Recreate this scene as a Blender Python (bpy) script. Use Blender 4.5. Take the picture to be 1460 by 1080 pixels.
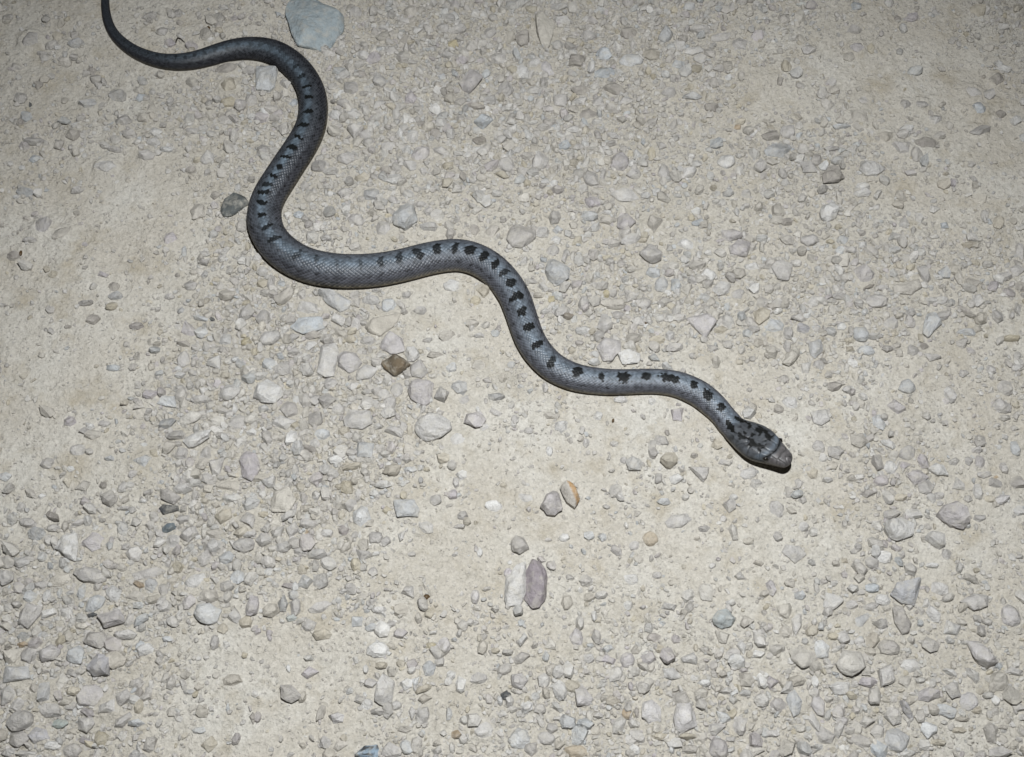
import bpy, bmesh, math, random
import numpy as np
from mathutils import Vector, noise as mnoise

for o in list(bpy.data.objects):
    bpy.data.objects.remove(o, do_unlink=True)
SC = bpy.context.scene
COL = SC.collection
R = math.radians
random.seed(7)
RNG = np.random.default_rng(11)

# ------------------------------------------------------------------ camera
TILT, DIST = R(64), 0.50
cam_data = bpy.data.cameras.new('camera')
cam_data.sensor_width = 36.0
cam_data.lens = 36.0 * 1565.0 / 1460.0
cam_data.clip_start, cam_data.clip_end = 0.01, 500.0
cam = bpy.data.objects.new('camera', cam_data)
COL.objects.link(cam)
cam.location = (0, -DIST * math.cos(TILT), DIST * math.sin(TILT))
cam.rotation_euler = (R(90) - TILT, 0, 0)
SC.camera = cam

# ------------------------------------------------------------------ night sky
world = bpy.data.worlds.new('World')
SC.world = world
world.use_nodes = True
wn = world.node_tree
bg = wn.nodes['Background']
sky = wn.nodes.new('ShaderNodeTexSky')
sky.sky_type = 'NISHITA'
sky.sun_disc = False
sky.sun_elevation = R(-4)
sky.sun_rotation = R(180)
wn.links.new(sky.outputs[0], bg.inputs[0])
bg.inputs[1].default_value = 0.10

# ------------------------------------------------------------------ the flash, the only lamp of this night picture
fl = bpy.data.lights.new('camera_flash', 'SPOT')
fl.energy = 17.2
fl.color = (0.97, 0.985, 1.0)
fl.shadow_soft_size = 0.006
fl.spot_size = R(124)
fl.spot_blend = 1.0
flash = bpy.data.objects.new('camera_flash', fl)
COL.objects.link(flash)
up = Vector((0, math.sin(TILT), math.cos(TILT)))
flash.location = Vector(cam.location) + up * 0.155 + Vector((0.025, 0, 0))
flash.rotation_euler = (Vector((0.005, -0.065, 0)) - flash.location).to_track_quat('-Z', 'Y').to_euler()

SC.view_settings.view_transform = 'Standard'
SC.view_settings.look = 'None'
SC.view_settings.exposure = 0.0
SC.view_settings.gamma = 1.0
SC.view_settings.use_curve_mapping = False

# surveyed stones, millimetres on the ground: x y length width heading colour
STONES = """
-257.6 200.9 12.2 11.7 -20 m; -232.9 198.6 8.4 6.1 0 mb; -236.8 186.3 7.0 6.5 -30 mt; -242.7 196.7 4.7 3.7 0 w; -222.1 180.8 4.6 4.6 0 d
-248.0 171.3 5.5 4.6 0 d; -219.5 159.0 10.9 7.7 -10 mb; -205.2 164.0 10.0 5.9 -20 g; -193.2 163.2 6.8 4.6 0 b; -177.3 160.6 6.4 5.5 -90 g
-199.8 147.0 8.1 4.9 0 m; -182.0 140.1 6.7 5.8 0 w; -223.9 137.5 9.4 7.6 0 d; -243.1 134.0 9.4 5.3 0 m; -240.6 123.1 6.2 5.3 0 b
-203.8 117.7 13.2 7.5 0 g; -175.2 128.6 6.2 4.9 0 gb; -184.1 124.7 8.8 7.9 30 m; -182.5 133.6 8.0 4.9 -20 g; -153.4 123.4 8.8 8.8 -20 g
-161.2 116.2 5.3 4.4 0 d; -165.2 168.5 5.5 4.1 10 m; -148.0 169.5 10.0 10.0 -20 t; -146.6 158.9 8.2 5.4 0 ty; -150.5 181.5 12.0 6.5 15 d
-138.3 180.1 7.4 7.4 0 m; -135.8 160.6 10.0 8.2 -90 m; -250.1 158.4 3.1 2.5 -90 k; -252.8 146.6 5.4 4.5 -90 d; -249.9 192.6 5.6 2.8 0 m
-187.8 206.7 6.6 5.6 0 m; -182.9 198.1 8.4 5.6 0 p; -178.9 212.7 3.8 3.8 0 d; -201.4 128.7 8.0 4.4 -20 m; -163.7 140.5 7.2 6.3 0 m
-133.5 150.0 5.4 4.5 0 w; -181.7 220.0 6.7 4.8 0 m; -195.6 217.5 8.5 4.7 0 m; -118.6 170.9 9.2 6.4 -40 g; -113.1 159.1 4.5 4.5 0 b
-90.6 150.6 7.7 6.8 -10 w; -82.0 149.8 8.1 5.4 -10 g; -85.1 221.4 7.1 7.1 0 m; -56.8 202.0 6.6 4.7 0 d; -63.4 193.6 6.5 6.5 30 m
-72.8 187.2 7.9 5.6 0 p; -79.2 177.2 5.5 4.6 -20 d; -30.2 208.8 10.4 4.7 0 m; -37.3 210.0 6.6 4.7 0 m; -31.4 198.4 5.6 4.2 0 y
-45.1 204.0 5.6 3.8 0 d; -34.4 191.0 8.4 4.7 -20 m; -36.8 175.7 4.1 3.7 0 bw; -3.2 167.9 10.0 9.1 -10 m; -16.5 134.4 7.1 6.2 0 dr
-18.2 128.9 5.3 3.6 0 w; -14.4 145.6 10.8 9.0 -20 b; -19.5 155.9 10.9 3.6 -10 d; -62.0 155.5 7.2 5.4 -20 t; -52.7 161.0 10.0 6.4 -100 p
-68.9 156.8 7.3 4.5 10 g; -87.9 176.0 7.4 4.6 20 g; -69.7 173.6 9.2 7.3 -60 g; -83.3 122.7 10.6 7.1 0 m; -90.8 114.9 7.9 5.3 0 g
-96.6 117.3 7.9 7.0 -110 m; -80.4 139.8 9.8 9.8 20 m; -75.0 137.2 6.2 6.2 0 m; -63.0 130.0 8.0 6.2 20 m; -45.9 126.0 9.7 9.7 -10 mp
-35.9 127.2 10.6 6.2 -20 m; -53.2 127.6 6.2 4.4 -90 w; -50.8 136.1 7.1 6.2 -90 g; -56.7 138.0 5.4 4.9 -90 w; -51.0 117.8 9.7 7.0 -20 g
-63.2 115.5 7.0 5.3 0 d; -58.1 109.9 8.7 6.1 0 w; -74.8 110.8 7.0 4.4 0 t; -44.3 115.3 4.4 3.5 0 m; -24.5 112.4 5.3 4.4 -90 d
-2.6 119.8 9.7 7.9 -60 m; -46.3 144.4 4.5 4.0 0 d; -36.8 145.6 7.2 6.3 0 g; -31.3 138.5 7.1 5.4 -90 g; -27.0 126.3 5.3 5.3 0 g
-39.3 139.1 5.4 5.4 0 d; -83.4 167.1 10.9 10.0 -20 m; -87.0 157.6 8.2 6.3 -30 m; -128.8 149.4 7.2 7.2 0 p; -125.7 127.1 8.0 7.1 0 m
-69.0 210.9 6.6 3.8 -10 g; -55.2 221.7 7.6 5.7 0 mt; -78.1 189.6 7.4 5.6 -20 g; -11.8 161.2 7.3 5.5 -10 g; -7.4 188.4 8.4 5.6 0 m
-12.2 206.5 8.5 6.6 10 m; -34.2 217.9 7.6 5.7 -10 g; -47.3 211.9 5.7 4.7 0 g; 27.0 216.3 8.5 4.7 -20 g; 41.4 205.6 8.9 7.5 -10 m
48.8 191.9 9.3 8.4 40 b; 42.1 183.2 8.3 4.6 -105 w; 49.3 179.8 12.0 6.5 15 b; 63.0 187.1 13.0 8.3 5 gb; 74.4 191.5 10.2 7.4 0 td
82.1 204.1 10.3 8.4 -100 bd; 87.9 183.4 9.2 6.0 -15 bw; 96.4 192.5 12.1 6.1 10 g; 111.7 202.4 14.1 5.6 15 m; 5.1 179.7 7.8 6.9 -20 w
11.6 185.7 7.4 6.5 0 g; 18.5 183.1 10.2 7.4 -60 pw; 25.4 161.1 9.5 8.6 -10 m; 35.5 161.4 7.3 4.6 0 g; 35.6 167.0 9.1 5.5 0 d
5.6 202.3 9.4 8.4 -90 d; 11.9 167.4 8.2 6.4 0 g; 44.5 160.1 5.5 5.5 0 m; 43.6 146.6 5.4 4.0 0 g; 53.9 168.7 13.7 8.2 -20 d
59.1 160.1 8.2 5.5 0 m; 66.8 133.8 4.9 4.0 -90 b; 76.0 131.8 5.8 5.3 0 m; 82.0 164.9 8.2 7.3 0 m; 93.8 162.7 10.0 6.4 0 mb
103.7 156.2 8.6 7.2 0 d; 117.0 146.6 4.5 4.5 0 t; 115.8 143.3 3.6 2.7 0 o; 107.9 121.3 9.2 8.4 -10 w; 89.4 115.7 10.5 7.0 0 mw
94.7 109.4 7.9 6.1 -20 tw; 124.7 118.2 8.8 7.9 -100 m; 54.6 122.1 10.6 9.7 -100 pg; 26.7 131.8 8.0 5.3 0 b; 14.1 121.1 9.7 9.7 20 m
76.3 115.3 9.6 6.1 -90 m; 61.3 113.0 7.9 7.0 0 m; 39.3 110.7 9.6 7.9 -90 m; 45.6 113.9 7.0 5.3 -90 m; 20.9 108.2 4.4 4.4 0 w
16.6 109.2 4.4 4.4 0 w; 33.8 131.5 7.1 4.4 0 m; 10.8 146.7 5.4 3.6 0 w; 16.1 143.5 8.1 5.4 0 m; 23.3 143.7 4.5 4.5 0 w
38.8 151.6 9.9 7.2 0 d; 34.3 187.5 12.0 9.3 0 d; 63.0 206.0 9.4 8.5 10 d; 119.6 223.2 6.7 4.8 -90 m; 120.9 196.8 9.3 8.4 20 m
101.2 206.1 11.3 5.6 0 m; 25.8 226.0 10.5 3.8 10 g; 79.0 221.7 6.7 5.7 -30 m; 96.3 224.2 6.7 5.7 0 mb; 129.2 227.9 6.7 3.8 0 d
51.8 137.6 8.9 4.5 0 g; 31.4 141.9 7.2 5.4 0 g; 184.1 207.6 7.5 7.1 0 md; 183.8 196.2 10.3 8.4 -10 mp; 187.6 225.5 6.7 5.7 -90 b
158.5 221.2 5.7 3.8 0 w; 216.7 217.2 7.6 6.2 0 p; 209.3 217.5 4.7 4.7 0 d; 158.0 194.2 7.5 6.5 0 m; 167.6 173.1 5.5 4.6 0 m
140.5 173.1 5.5 4.6 -90 d; 182.6 160.8 10.0 7.3 0 m; 178.6 149.9 11.7 9.9 0 mt; 168.8 143.7 9.0 4.5 10 bw; 202.1 142.4 7.6 5.4 0 w
191.4 137.6 9.8 7.1 0 tm; 198.0 129.8 9.7 9.7 -45 m; 210.3 133.2 11.6 6.7 0 d; 180.8 117.5 14.0 8.8 5 wm; 174.6 106.2 7.0 6.1 0 w
259.6 181.4 8.3 4.6 -20 w; 254.9 174.9 7.8 6.9 0 d; 240.2 166.2 10.9 9.1 0 m; 241.8 154.9 9.0 8.1 -100 b; 252.0 152.1 5.4 5.0 -90 d
248.5 164.7 5.5 5.5 0 m; 218.0 149.0 8.1 6.3 0 g; 259.3 148.1 6.3 5.4 0 w; 239.0 141.1 9.8 6.3 20 m; 212.1 158.3 8.2 8.2 0 m
204.1 158.5 7.3 7.3 0 m; 134.6 128.9 13.3 8.9 10 bm; 141.2 140.2 8.0 8.0 0 m; 148.8 118.0 9.7 8.8 20 m; 214.9 107.5 6.1 5.2 0 td
184.7 126.7 4.0 3.5 -90 w; 132.1 137.4 8.9 5.4 0 d; 162.9 129.8 9.8 4.4 15 m; 159.3 121.8 4.4 3.5 -90 t; 253.1 221.5 8.6 6.7 0 t
219.9 108.2 5.2 4.4 -90 p; 157.9 227.5 5.7 2.9 0 gn; -241.1 102.3 8.3 4.3 0 bd; -215.4 102.3 7.8 4.3 10 m; -237.8 87.4 3.9 3.4 0 d
-228.9 81.8 11.1 8.5 -120 gp; -218.6 77.7 10.6 6.0 35 mt; -233.5 74.1 6.8 3.8 0 m; -239.5 65.2 5.9 5.9 0 d; -154.6 91.4 9.4 9.4 -20 mt
-147.0 100.7 5.2 4.8 0 d; -165.7 74.1 6.8 6.8 -20 p; -188.6 48.1 5.0 4.2 0 d; -187.3 43.0 6.6 5.0 0 mb; -195.8 30.1 6.5 5.7 0 d
-175.1 27.2 6.5 3.7 0 dp; -200.3 38.5 7.4 3.3 0 m; -206.9 26.4 3.3 2.4 0 d; -182.1 5.2 6.0 4.0 0 b; -159.6 54.4 2.9 2.9 0 d
-173.0 51.2 3.3 2.1 -90 d; -161.7 42.7 5.0 4.1 0 m; -152.5 48.4 6.6 4.2 0 m; -142.3 49.2 2.5 2.5 0 y; -124.1 33.6 9.0 7.4 -110 m
-144.9 30.8 8.2 4.1 -10 bw; -140.4 30.5 3.3 3.3 0 k; -149.6 24.4 9.8 6.5 -50 pm; -151.7 17.8 7.3 4.9 -10 d; -123.1 18.8 4.9 4.1 0 y
-124.3 7.3 4.8 4.8 0 bd; -141.4 67.5 5.1 4.2 0 m; -150.9 9.8 8.0 6.4 -90 m; -151.7 2.1 4.8 4.0 0 w; -145.4 2.9 4.8 4.8 0 m
-136.6 7.9 8.0 7.2 0 wg; -194.5 54.2 5.0 4.2 0 p; -236.4 53.5 2.5 2.5 0 m; -63.0 80.8 8.5 8.5 0 m; -60.5 87.8 5.2 3.9 0 ty
-40.6 82.0 8.5 5.1 -10 g; -18.3 80.4 5.5 5.1 -90 d; -9.4 79.2 7.2 6.4 20 mt; -69.3 100.3 7.8 6.9 -20 mb; -58.4 97.5 5.2 5.2 0 m
-40.9 91.5 5.2 3.9 0 m; -104.4 88.8 5.2 4.3 0 b; -82.4 101.5 7.8 6.1 0 m; -76.2 85.7 8.6 6.8 -20 m; -95.6 36.1 12.3 9.0 15 g
-106.9 42.1 10.7 7.4 40 mt; -114.3 50.1 7.5 5.8 -90 m; -109.4 49.4 4.2 4.2 0 b; -89.5 39.8 5.8 4.1 -90 tg; -66.4 40.5 9.1 5.4 -10 g
-58.0 37.9 7.4 7.0 -100 bw; -63.9 46.1 5.8 3.3 0 g; -72.7 28.4 5.7 4.9 -90 m; -80.9 30.1 9.0 5.7 -20 mw; -66.4 19.0 7.3 5.7 0 m
-74.6 20.0 5.7 4.9 0 t; -69.0 28.5 4.1 4.1 0 m; -45.9 12.8 8.0 7.2 -10 wg; -42.7 4.0 8.8 8.8 0 m; -27.6 5.5 4.8 4.8 0 wb
-67.0 3.3 12.0 8.0 20 g; -74.4 8.1 12.0 11.2 -30 gp; -91.9 22.1 8.1 3.3 5 d; -93.4 17.3 6.5 4.9 0 w; -100.4 13.6 7.3 4.8 20 m
-111.8 20.6 10.5 7.3 15 mw; -111.4 8.0 6.4 6.4 0 bm; -116.1 30.9 7.4 6.5 -90 m; -101.8 21.0 5.7 4.9 0 m; -105.5 24.8 3.7 3.7 0 w
-104.8 5.0 8.0 5.6 0 m; -28.2 48.5 8.3 6.6 -30 w; -13.2 45.5 8.3 7.0 -120 t; -42.7 34.8 6.6 5.7 0 m; -49.7 43.6 4.1 4.1 0 m
-30.0 21.9 7.3 4.9 20 mt; -39.4 20.4 4.9 2.4 0 m; -35.5 12.5 8.1 3.2 0 mt; -14.4 6.1 8.8 7.2 0 mt; -15.4 22.0 5.7 4.1 0 g
-18.8 28.4 5.7 4.9 0 mt; 14.9 78.8 7.7 6.0 0 g; 21.2 74.4 5.1 4.7 0 w; 22.2 80.5 5.1 4.7 0 bm; 19.8 68.4 5.9 5.1 0 m
25.3 64.9 6.7 5.1 -90 m; 37.8 88.9 7.7 6.4 -20 wb; 46.2 86.2 7.3 6.9 0 mt; 47.4 91.4 3.4 3.1 0 w; 69.2 84.4 11.1 8.5 -110 mt
57.7 74.5 10.2 4.2 20 mg; 63.3 74.7 5.1 3.4 0 t; 67.6 55.7 8.3 6.7 -10 bg; 71.0 49.4 8.3 6.6 -120 mb; 73.8 45.5 4.1 4.1 0 w
78.3 45.5 5.8 4.6 -90 gw; 75.3 56.5 5.0 5.0 0 dp; 77.6 60.6 5.9 4.2 0 wt; 84.7 72.7 10.2 5.9 -20 wg; 94.6 67.2 3.8 3.4 0 w
105.8 76.9 10.2 7.6 0 mp; 99.4 46.9 9.1 7.5 20 gw; 94.2 54.6 7.5 7.5 0 w; 115.3 59.5 7.5 5.0 20 wg; 106.6 44.0 7.4 7.4 -10 m
86.2 52.1 5.8 5.0 0 m; 44.7 44.7 3.7 3.3 -90 y; 47.8 38.7 12.4 4.9 -10 mt; 43.2 27.8 9.8 8.1 -110 mg; 32.9 24.5 7.3 5.7 0 w
49.6 32.7 6.6 4.1 0 m; 23.4 34.8 8.2 5.7 30 m; 26.2 32.6 4.9 4.9 0 rd; 39.8 21.8 6.5 5.7 0 m; 55.9 19.9 8.1 5.7 0 mt
62.2 39.4 9.1 6.6 0 m; 73.0 21.4 4.9 4.9 0 gw; 67.3 18.9 7.3 3.2 0 t; 74.2 14.6 8.9 4.8 10 m; 77.8 31.3 6.6 4.1 0 m
96.9 24.8 6.5 4.1 0 t; 117.8 39.5 5.8 5.8 0 md; 111.9 24.7 6.5 4.9 0 m; 113.7 17.8 6.1 4.9 0 tm; 92.5 15.1 5.7 4.0 0 m
107.2 102.2 6.9 5.2 0 db; 39.7 97.1 8.6 6.9 -30 p; 56.3 100.3 15.6 6.9 -10 mw; 33.8 39.7 8.2 4.9 -110 m; 36.1 34.0 5.7 4.9 -90 wt
90.8 84.5 6.0 2.6 0 b; 18.6 40.9 3.3 3.3 0 y; 173.7 102.3 7.8 4.3 0 wm; 160.0 74.4 5.5 5.1 0 bm; 157.9 68.0 4.2 4.2 0 bw
163.3 68.2 5.9 5.9 0 m; 169.3 70.9 5.9 5.1 0 w; 153.9 73.0 4.2 4.2 0 ty; 134.1 85.2 6.0 4.3 0 d; 144.1 73.6 9.3 6.8 0 m
221.1 71.5 6.8 4.2 0 tr; 202.7 53.2 5.0 4.6 0 w; 206.2 54.9 6.7 5.8 -90 bm; 195.8 53.6 10.8 7.5 -90 m; 168.6 47.1 6.6 3.3 30 dr
167.3 53.3 10.8 9.2 0 mp; 175.1 46.6 7.5 3.3 0 m; 171.2 39.2 11.5 7.4 0 m; 200.6 32.0 8.2 5.7 20 m; 206.6 39.4 4.9 3.7 0 db
201.7 39.8 6.6 4.1 0 g; 219.4 40.5 7.0 5.8 -110 mw; 212.7 34.3 8.2 3.3 -45 d; 218.1 49.9 7.5 6.6 0 mt; 212.6 53.1 8.3 5.0 -90 mt
233.6 53.3 7.5 4.2 0 m; 244.9 68.0 8.4 4.2 -90 m; 240.8 47.4 5.0 4.2 0 d; 241.1 56.7 6.7 6.7 0 m; 211.1 83.0 5.1 5.1 0 b
161.3 21.5 8.1 7.3 -80 bg; 167.6 20.6 8.1 4.1 0 g; 162.3 13.1 8.1 5.2 0 bw; 126.8 15.5 5.7 4.8 -90 m; 122.1 26.4 9.8 8.1 30 bw
135.5 25.3 7.3 6.5 0 pb; 128.0 23.1 6.5 5.7 -90 m; 154.5 42.0 8.3 5.0 0 m; 176.1 27.3 6.5 5.7 0 m; 186.1 33.0 5.7 4.9 0 m
172.7 14.6 5.6 4.8 0 md; 184.4 13.4 6.4 6.4 0 m; 190.0 16.4 4.4 4.4 0 d; 193.0 10.2 8.0 4.0 0 m; 155.6 18.7 4.9 2.8 0 t
155.3 14.2 4.8 4.0 0 tr; 211.6 23.9 9.0 4.1 0 bm; 230.6 20.0 8.9 4.9 0 ty; 218.8 4.3 4.8 4.0 -90 m; 230.6 5.2 4.8 4.0 0 g
205.6 2.1 4.8 4.0 0 m; 226.9 32.1 6.6 4.9 -90 m; 140.2 6.4 5.6 4.8 0 m; 121.8 37.0 6.6 4.1 0 d; -155.1 -11.6 10.2 7.1 -5 bw
-154.1 -22.6 7.4 5.9 10 bd; -143.9 -20.0 11.0 5.5 20 wt; -144.7 -37.8 6.2 6.2 0 m; -134.3 -37.8 6.9 6.2 -90 m; -128.1 -7.2 11.1 7.1 20 g
-140.5 -10.8 8.7 4.7 0 m; -139.5 -6.3 4.0 4.0 0 g; -133.9 -19.1 5.5 5.5 0 tw; -131.3 -21.6 7.8 4.7 15 wt; -130.4 -16.0 5.5 4.7 0 m
-122.2 -21.8 10.1 6.2 10 m; -124.7 -14.6 5.5 3.9 -90 w; -115.9 -26.8 5.4 5.4 0 w; -123.1 -52.4 12.9 5.3 -5 tg; -142.7 -53.9 8.3 4.6 0 g
-140.9 -67.4 6.0 4.5 0 m; -136.7 -74.0 8.2 8.2 0 m; -143.5 -77.0 6.7 6.7 0 gm; -123.0 -66.0 9.7 6.0 30 t; -112.1 -67.8 8.2 8.2 0 m
-127.0 -73.7 7.4 5.2 0 mt; -126.2 -79.6 6.7 5.9 -10 wg; -120.1 -84.5 7.4 5.9 0 bg; -113.2 -79.3 9.6 6.7 0 m; -129.3 -84.5 7.4 5.9 -90 m
-202.1 -73.8 7.4 5.6 -10 bm; -206.9 -68.7 7.5 5.2 -20 m; -196.7 -66.1 6.8 3.8 -30 d; -184.7 -68.8 8.2 3.0 20 m; -195.6 -71.3 6.0 4.5 0 m
-190.6 -70.5 6.0 4.5 -90 mt; -191.2 -35.7 8.1 6.2 0 mg; -176.5 -39.6 4.6 4.2 0 bw; -161.1 -40.7 8.4 6.9 0 bg; -187.9 -24.1 5.1 4.7 0 w
-182.1 -22.3 6.3 3.5 0 m; -197.3 -21.6 5.1 4.7 0 p; -203.7 -41.4 5.8 5.4 0 m; -165.1 -46.9 4.6 3.8 0 m; -203.8 -56.5 3.8 3.0 0 w
-159.1 -59.0 3.8 3.4 0 w; -177.3 -52.1 3.4 3.0 0 d; -166.5 -62.5 6.0 3.0 0 m; -221.0 -48.1 6.1 3.8 0 wb; -163.6 -8.3 6.3 5.5 0 p
-177.7 -77.2 9.6 8.9 0 pm; -153.9 -74.0 5.2 3.7 -90 m; -164.0 -83.2 3.7 3.7 0 td; -163.6 -79.3 3.7 3.0 0 m; -206.1 -86.3 7.4 4.4 0 g
-138.2 -46.7 6.1 5.3 0 tw; -129.2 -43.7 9.9 7.6 -90 m; -132.6 -49.0 5.3 4.6 -90 m; -149.1 -28.4 8.5 4.7 0 m; -111.3 -74.4 6.7 4.5 0 g
-213.7 -81.5 2.2 2.2 0 k; -100.0 -15.7 10.2 8.6 -30 md; -87.5 -20.6 6.6 6.6 0 md; -102.2 -21.9 11.7 7.0 -5 g; -24.8 -29.9 11.6 7.0 20 gw
-31.5 -9.2 9.5 8.7 -100 mg; -23.8 -5.0 8.7 7.1 -30 mb; -21.7 -11.3 8.7 5.5 0 m; -7.5 -9.5 7.1 4.7 0 db; -7.1 -17.4 7.1 5.9 -10 m
-16.0 -21.4 9.4 9.4 0 pg; -12.5 -24.0 4.7 3.9 0 g; -52.3 -5.3 7.9 6.3 -90 m; -61.0 -6.0 5.5 4.8 0 md; -71.9 -3.4 5.6 4.8 0 mw
-55.1 -12.3 7.1 6.3 -90 m; -52.1 -26.6 8.5 7.0 0 mg; -48.4 -24.0 4.7 3.9 -90 m; -64.7 -35.6 10.0 8.5 -110 bg; -84.2 -28.1 8.5 6.2 0 bg
-97.7 -29.8 7.0 6.2 -110 w; -108.7 -29.2 8.5 4.7 -70 md; -90.1 -34.5 9.3 3.5 -10 d; -77.6 -40.4 5.8 4.2 0 w; -70.5 -36.7 5.4 4.6 0 m
-69.0 -43.6 9.2 3.1 15 t; -52.0 -45.6 8.4 6.1 20 td; -44.4 -45.1 5.4 5.4 0 wb; -77.9 -46.7 6.1 5.3 0 mg; -104.8 -51.7 7.6 6.8 20 g
-84.7 -56.8 6.1 5.3 -60 wm; -74.1 -52.9 5.3 3.0 0 t; -74.8 -58.7 5.3 4.5 -90 wt; -69.3 -61.2 6.8 5.3 10 m; -64.4 -66.2 9.0 7.5 -90 gb
-83.8 -63.9 6.8 4.5 0 wt; -88.1 -62.6 6.0 3.8 0 dt; -93.2 -72.3 7.5 6.0 20 m; -86.7 -69.8 8.2 4.5 0 m; -53.8 -63.4 4.1 3.8 0 ty
-36.6 -71.4 8.2 5.6 -20 g; -55.9 -52.3 7.6 4.6 0 wg; -25.8 -55.9 4.5 4.5 0 p; -7.5 -61.1 7.5 4.9 -10 w; -21.8 -47.0 5.3 4.6 0 w
-21.4 -65.4 4.5 4.1 0 m; -32.9 -58.7 5.3 4.5 0 m; -22.4 -70.5 5.2 3.7 0 m; -24.4 -50.5 4.6 3.0 -90 m; -58.0 -75.4 7.4 5.9 0 m
-53.5 -77.5 4.5 4.5 0 m; -46.9 -75.1 5.2 3.7 -90 g; -42.2 -82.7 3.3 2.2 0 m; -62.0 -83.3 7.4 5.2 0 m; -13.7 -81.6 4.4 3.3 -90 w
-82.4 -82.9 8.1 4.4 0 g; -78.9 -73.8 6.7 6.0 0 g; -105.3 -77.0 7.4 6.7 0 g; -89.1 -10.6 7.1 6.3 0 m; -83.5 -11.2 9.4 7.9 0 m
-82.6 -2.7 7.1 6.4 0 m; -77.8 -15.6 5.5 4.7 0 m; -3.8 -51.3 3.0 3.0 0 t; -39.6 -50.0 3.4 2.7 -90 db; -87.3 -73.8 3.0 2.2 -90 o
-71.6 -72.8 4.5 3.7 0 pr; -100.9 -69.8 6.7 5.2 -20 tw; -89.5 -81.4 5.9 4.4 0 m; -96.9 -80.0 6.7 5.9 0 g; 6.0 -57.3 7.9 6.0 0 g
22.2 -24.0 7.0 7.0 -10 w; 24.5 -27.4 3.1 2.7 0 m; 16.9 -18.5 6.3 3.9 -20 mt; 15.1 -4.9 4.8 3.2 -90 m; 7.4 -25.7 4.3 3.9 0 m
16.6 -35.7 4.6 3.5 -90 w; 38.4 -18.9 4.3 3.9 0 w; 73.9 -18.6 9.4 7.8 -110 p; 66.2 -31.4 7.0 5.4 -30 m; 62.1 -36.4 5.8 5.0 -90 md
68.9 -27.3 3.1 2.7 -90 d; 80.2 -37.8 3.5 3.5 0 d; 93.2 -41.7 6.1 4.6 0 m; 103.5 -46.7 9.2 5.3 25 g; 105.8 -51.1 6.1 4.6 0 g
82.2 -71.6 5.2 3.7 0 m; 51.9 -78.8 6.7 5.9 30 m; 58.6 -76.2 6.7 6.7 0 to; 63.7 -48.5 5.3 3.8 -120 m; 32.9 -31.6 4.7 3.5 -90 m
45.3 -32.3 3.9 2.3 0 g; 49.2 -39.8 3.1 3.1 0 m; 93.8 -61.3 6.0 6.0 0 m; 95.7 -57.4 3.8 3.8 0 w; 100.3 -77.1 4.5 3.7 0 tm
94.3 -72.9 7.5 4.5 -90 wt; 65.7 -59.1 6.0 4.5 0 wb; 71.7 -49.0 6.1 4.6 0 w; 63.1 -12.0 3.9 3.9 0 w; 48.9 -11.1 6.3 3.9 0 g
38.7 -75.1 4.1 3.7 0 wb; 32.8 -74.3 4.5 3.7 0 wb; 22.3 -75.5 4.5 3.7 0 w; 1.2 -20.6 4.7 3.9 -90 m; 183.9 -82.5 5.2 4.8 -90 m
176.7 -47.8 10.7 7.6 -40 pm; 179.6 -52.5 6.8 6.1 -90 m; 165.6 -43.6 6.9 6.9 -20 wg; 160.3 -41.1 8.4 6.1 -90 md; 153.3 -31.1 10.8 6.2 -15 mt
166.4 -32.5 7.0 4.3 -20 w; 174.0 -37.0 8.5 6.9 0 m; 163.0 -22.6 7.4 6.2 -80 bg; 171.8 -15.1 9.0 7.8 0 pm; 178.6 -5.0 7.9 7.1 0 bd
197.4 -8.8 7.9 6.3 -90 g; 220.0 -14.5 9.4 6.7 0 m; 220.1 -19.9 5.5 3.5 0 wt; 137.4 -20.4 10.1 9.0 -10 g; 125.0 -13.3 7.1 7.1 0 wg
119.8 -15.6 5.5 5.1 0 d; 135.5 -33.7 7.7 6.9 -90 m; 142.5 -36.5 8.5 6.2 0 m; 131.1 -46.6 4.6 4.2 0 t; 137.3 -49.3 5.0 3.4 0 g
124.5 -51.0 5.3 3.8 -120 m; 113.1 -63.3 8.3 6.8 -90 m; 124.4 -70.5 5.2 4.5 0 g; 113.1 -75.1 4.5 3.7 -90 m; 146.4 -79.7 3.7 3.7 0 m
157.1 -83.7 6.3 5.2 0 w; 151.6 -86.7 5.9 4.4 0 m; 176.6 -87.4 5.9 3.7 0 w; 140.1 -85.4 3.7 3.0 0 t; 180.4 -40.2 6.9 6.1 -90 p
201.0 -40.0 4.2 4.2 0 m; 205.9 -41.1 6.9 6.5 -90 mp; 194.4 -40.4 5.0 4.2 0 m; 211.0 -50.1 6.8 6.8 0 m; 211.0 -47.6 3.8 2.3 0 o
206.6 -46.4 6.1 2.7 0 m; 220.4 -49.9 6.1 5.3 0 dm; 202.1 -54.7 6.8 4.6 -90 g; 211.3 -58.3 6.0 4.5 20 wp; 206.9 -57.8 4.5 3.8 0 t
218.2 -63.1 4.5 4.5 0 w; 200.7 -66.5 5.3 3.8 0 m; 222.4 -34.3 7.0 5.4 -90 bw; 216.1 -43.3 5.4 4.6 -90 m; 205.5 -35.0 6.2 3.9 0 m
154.3 -55.1 6.8 4.5 0 dm; 168.0 -57.1 5.3 4.5 0 t; 172.9 -64.3 6.8 4.5 0 g; 182.0 -57.1 5.3 4.5 -90 g; 185.2 -56.2 4.5 3.8 0 m
185.1 -59.7 3.0 3.0 0 m; 162.7 -64.7 6.0 4.5 0 m; 145.1 -5.1 5.6 4.8 0 d; 151.2 -6.9 4.8 4.8 0 g; 156.9 -51.3 4.6 3.0 0 mt
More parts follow.
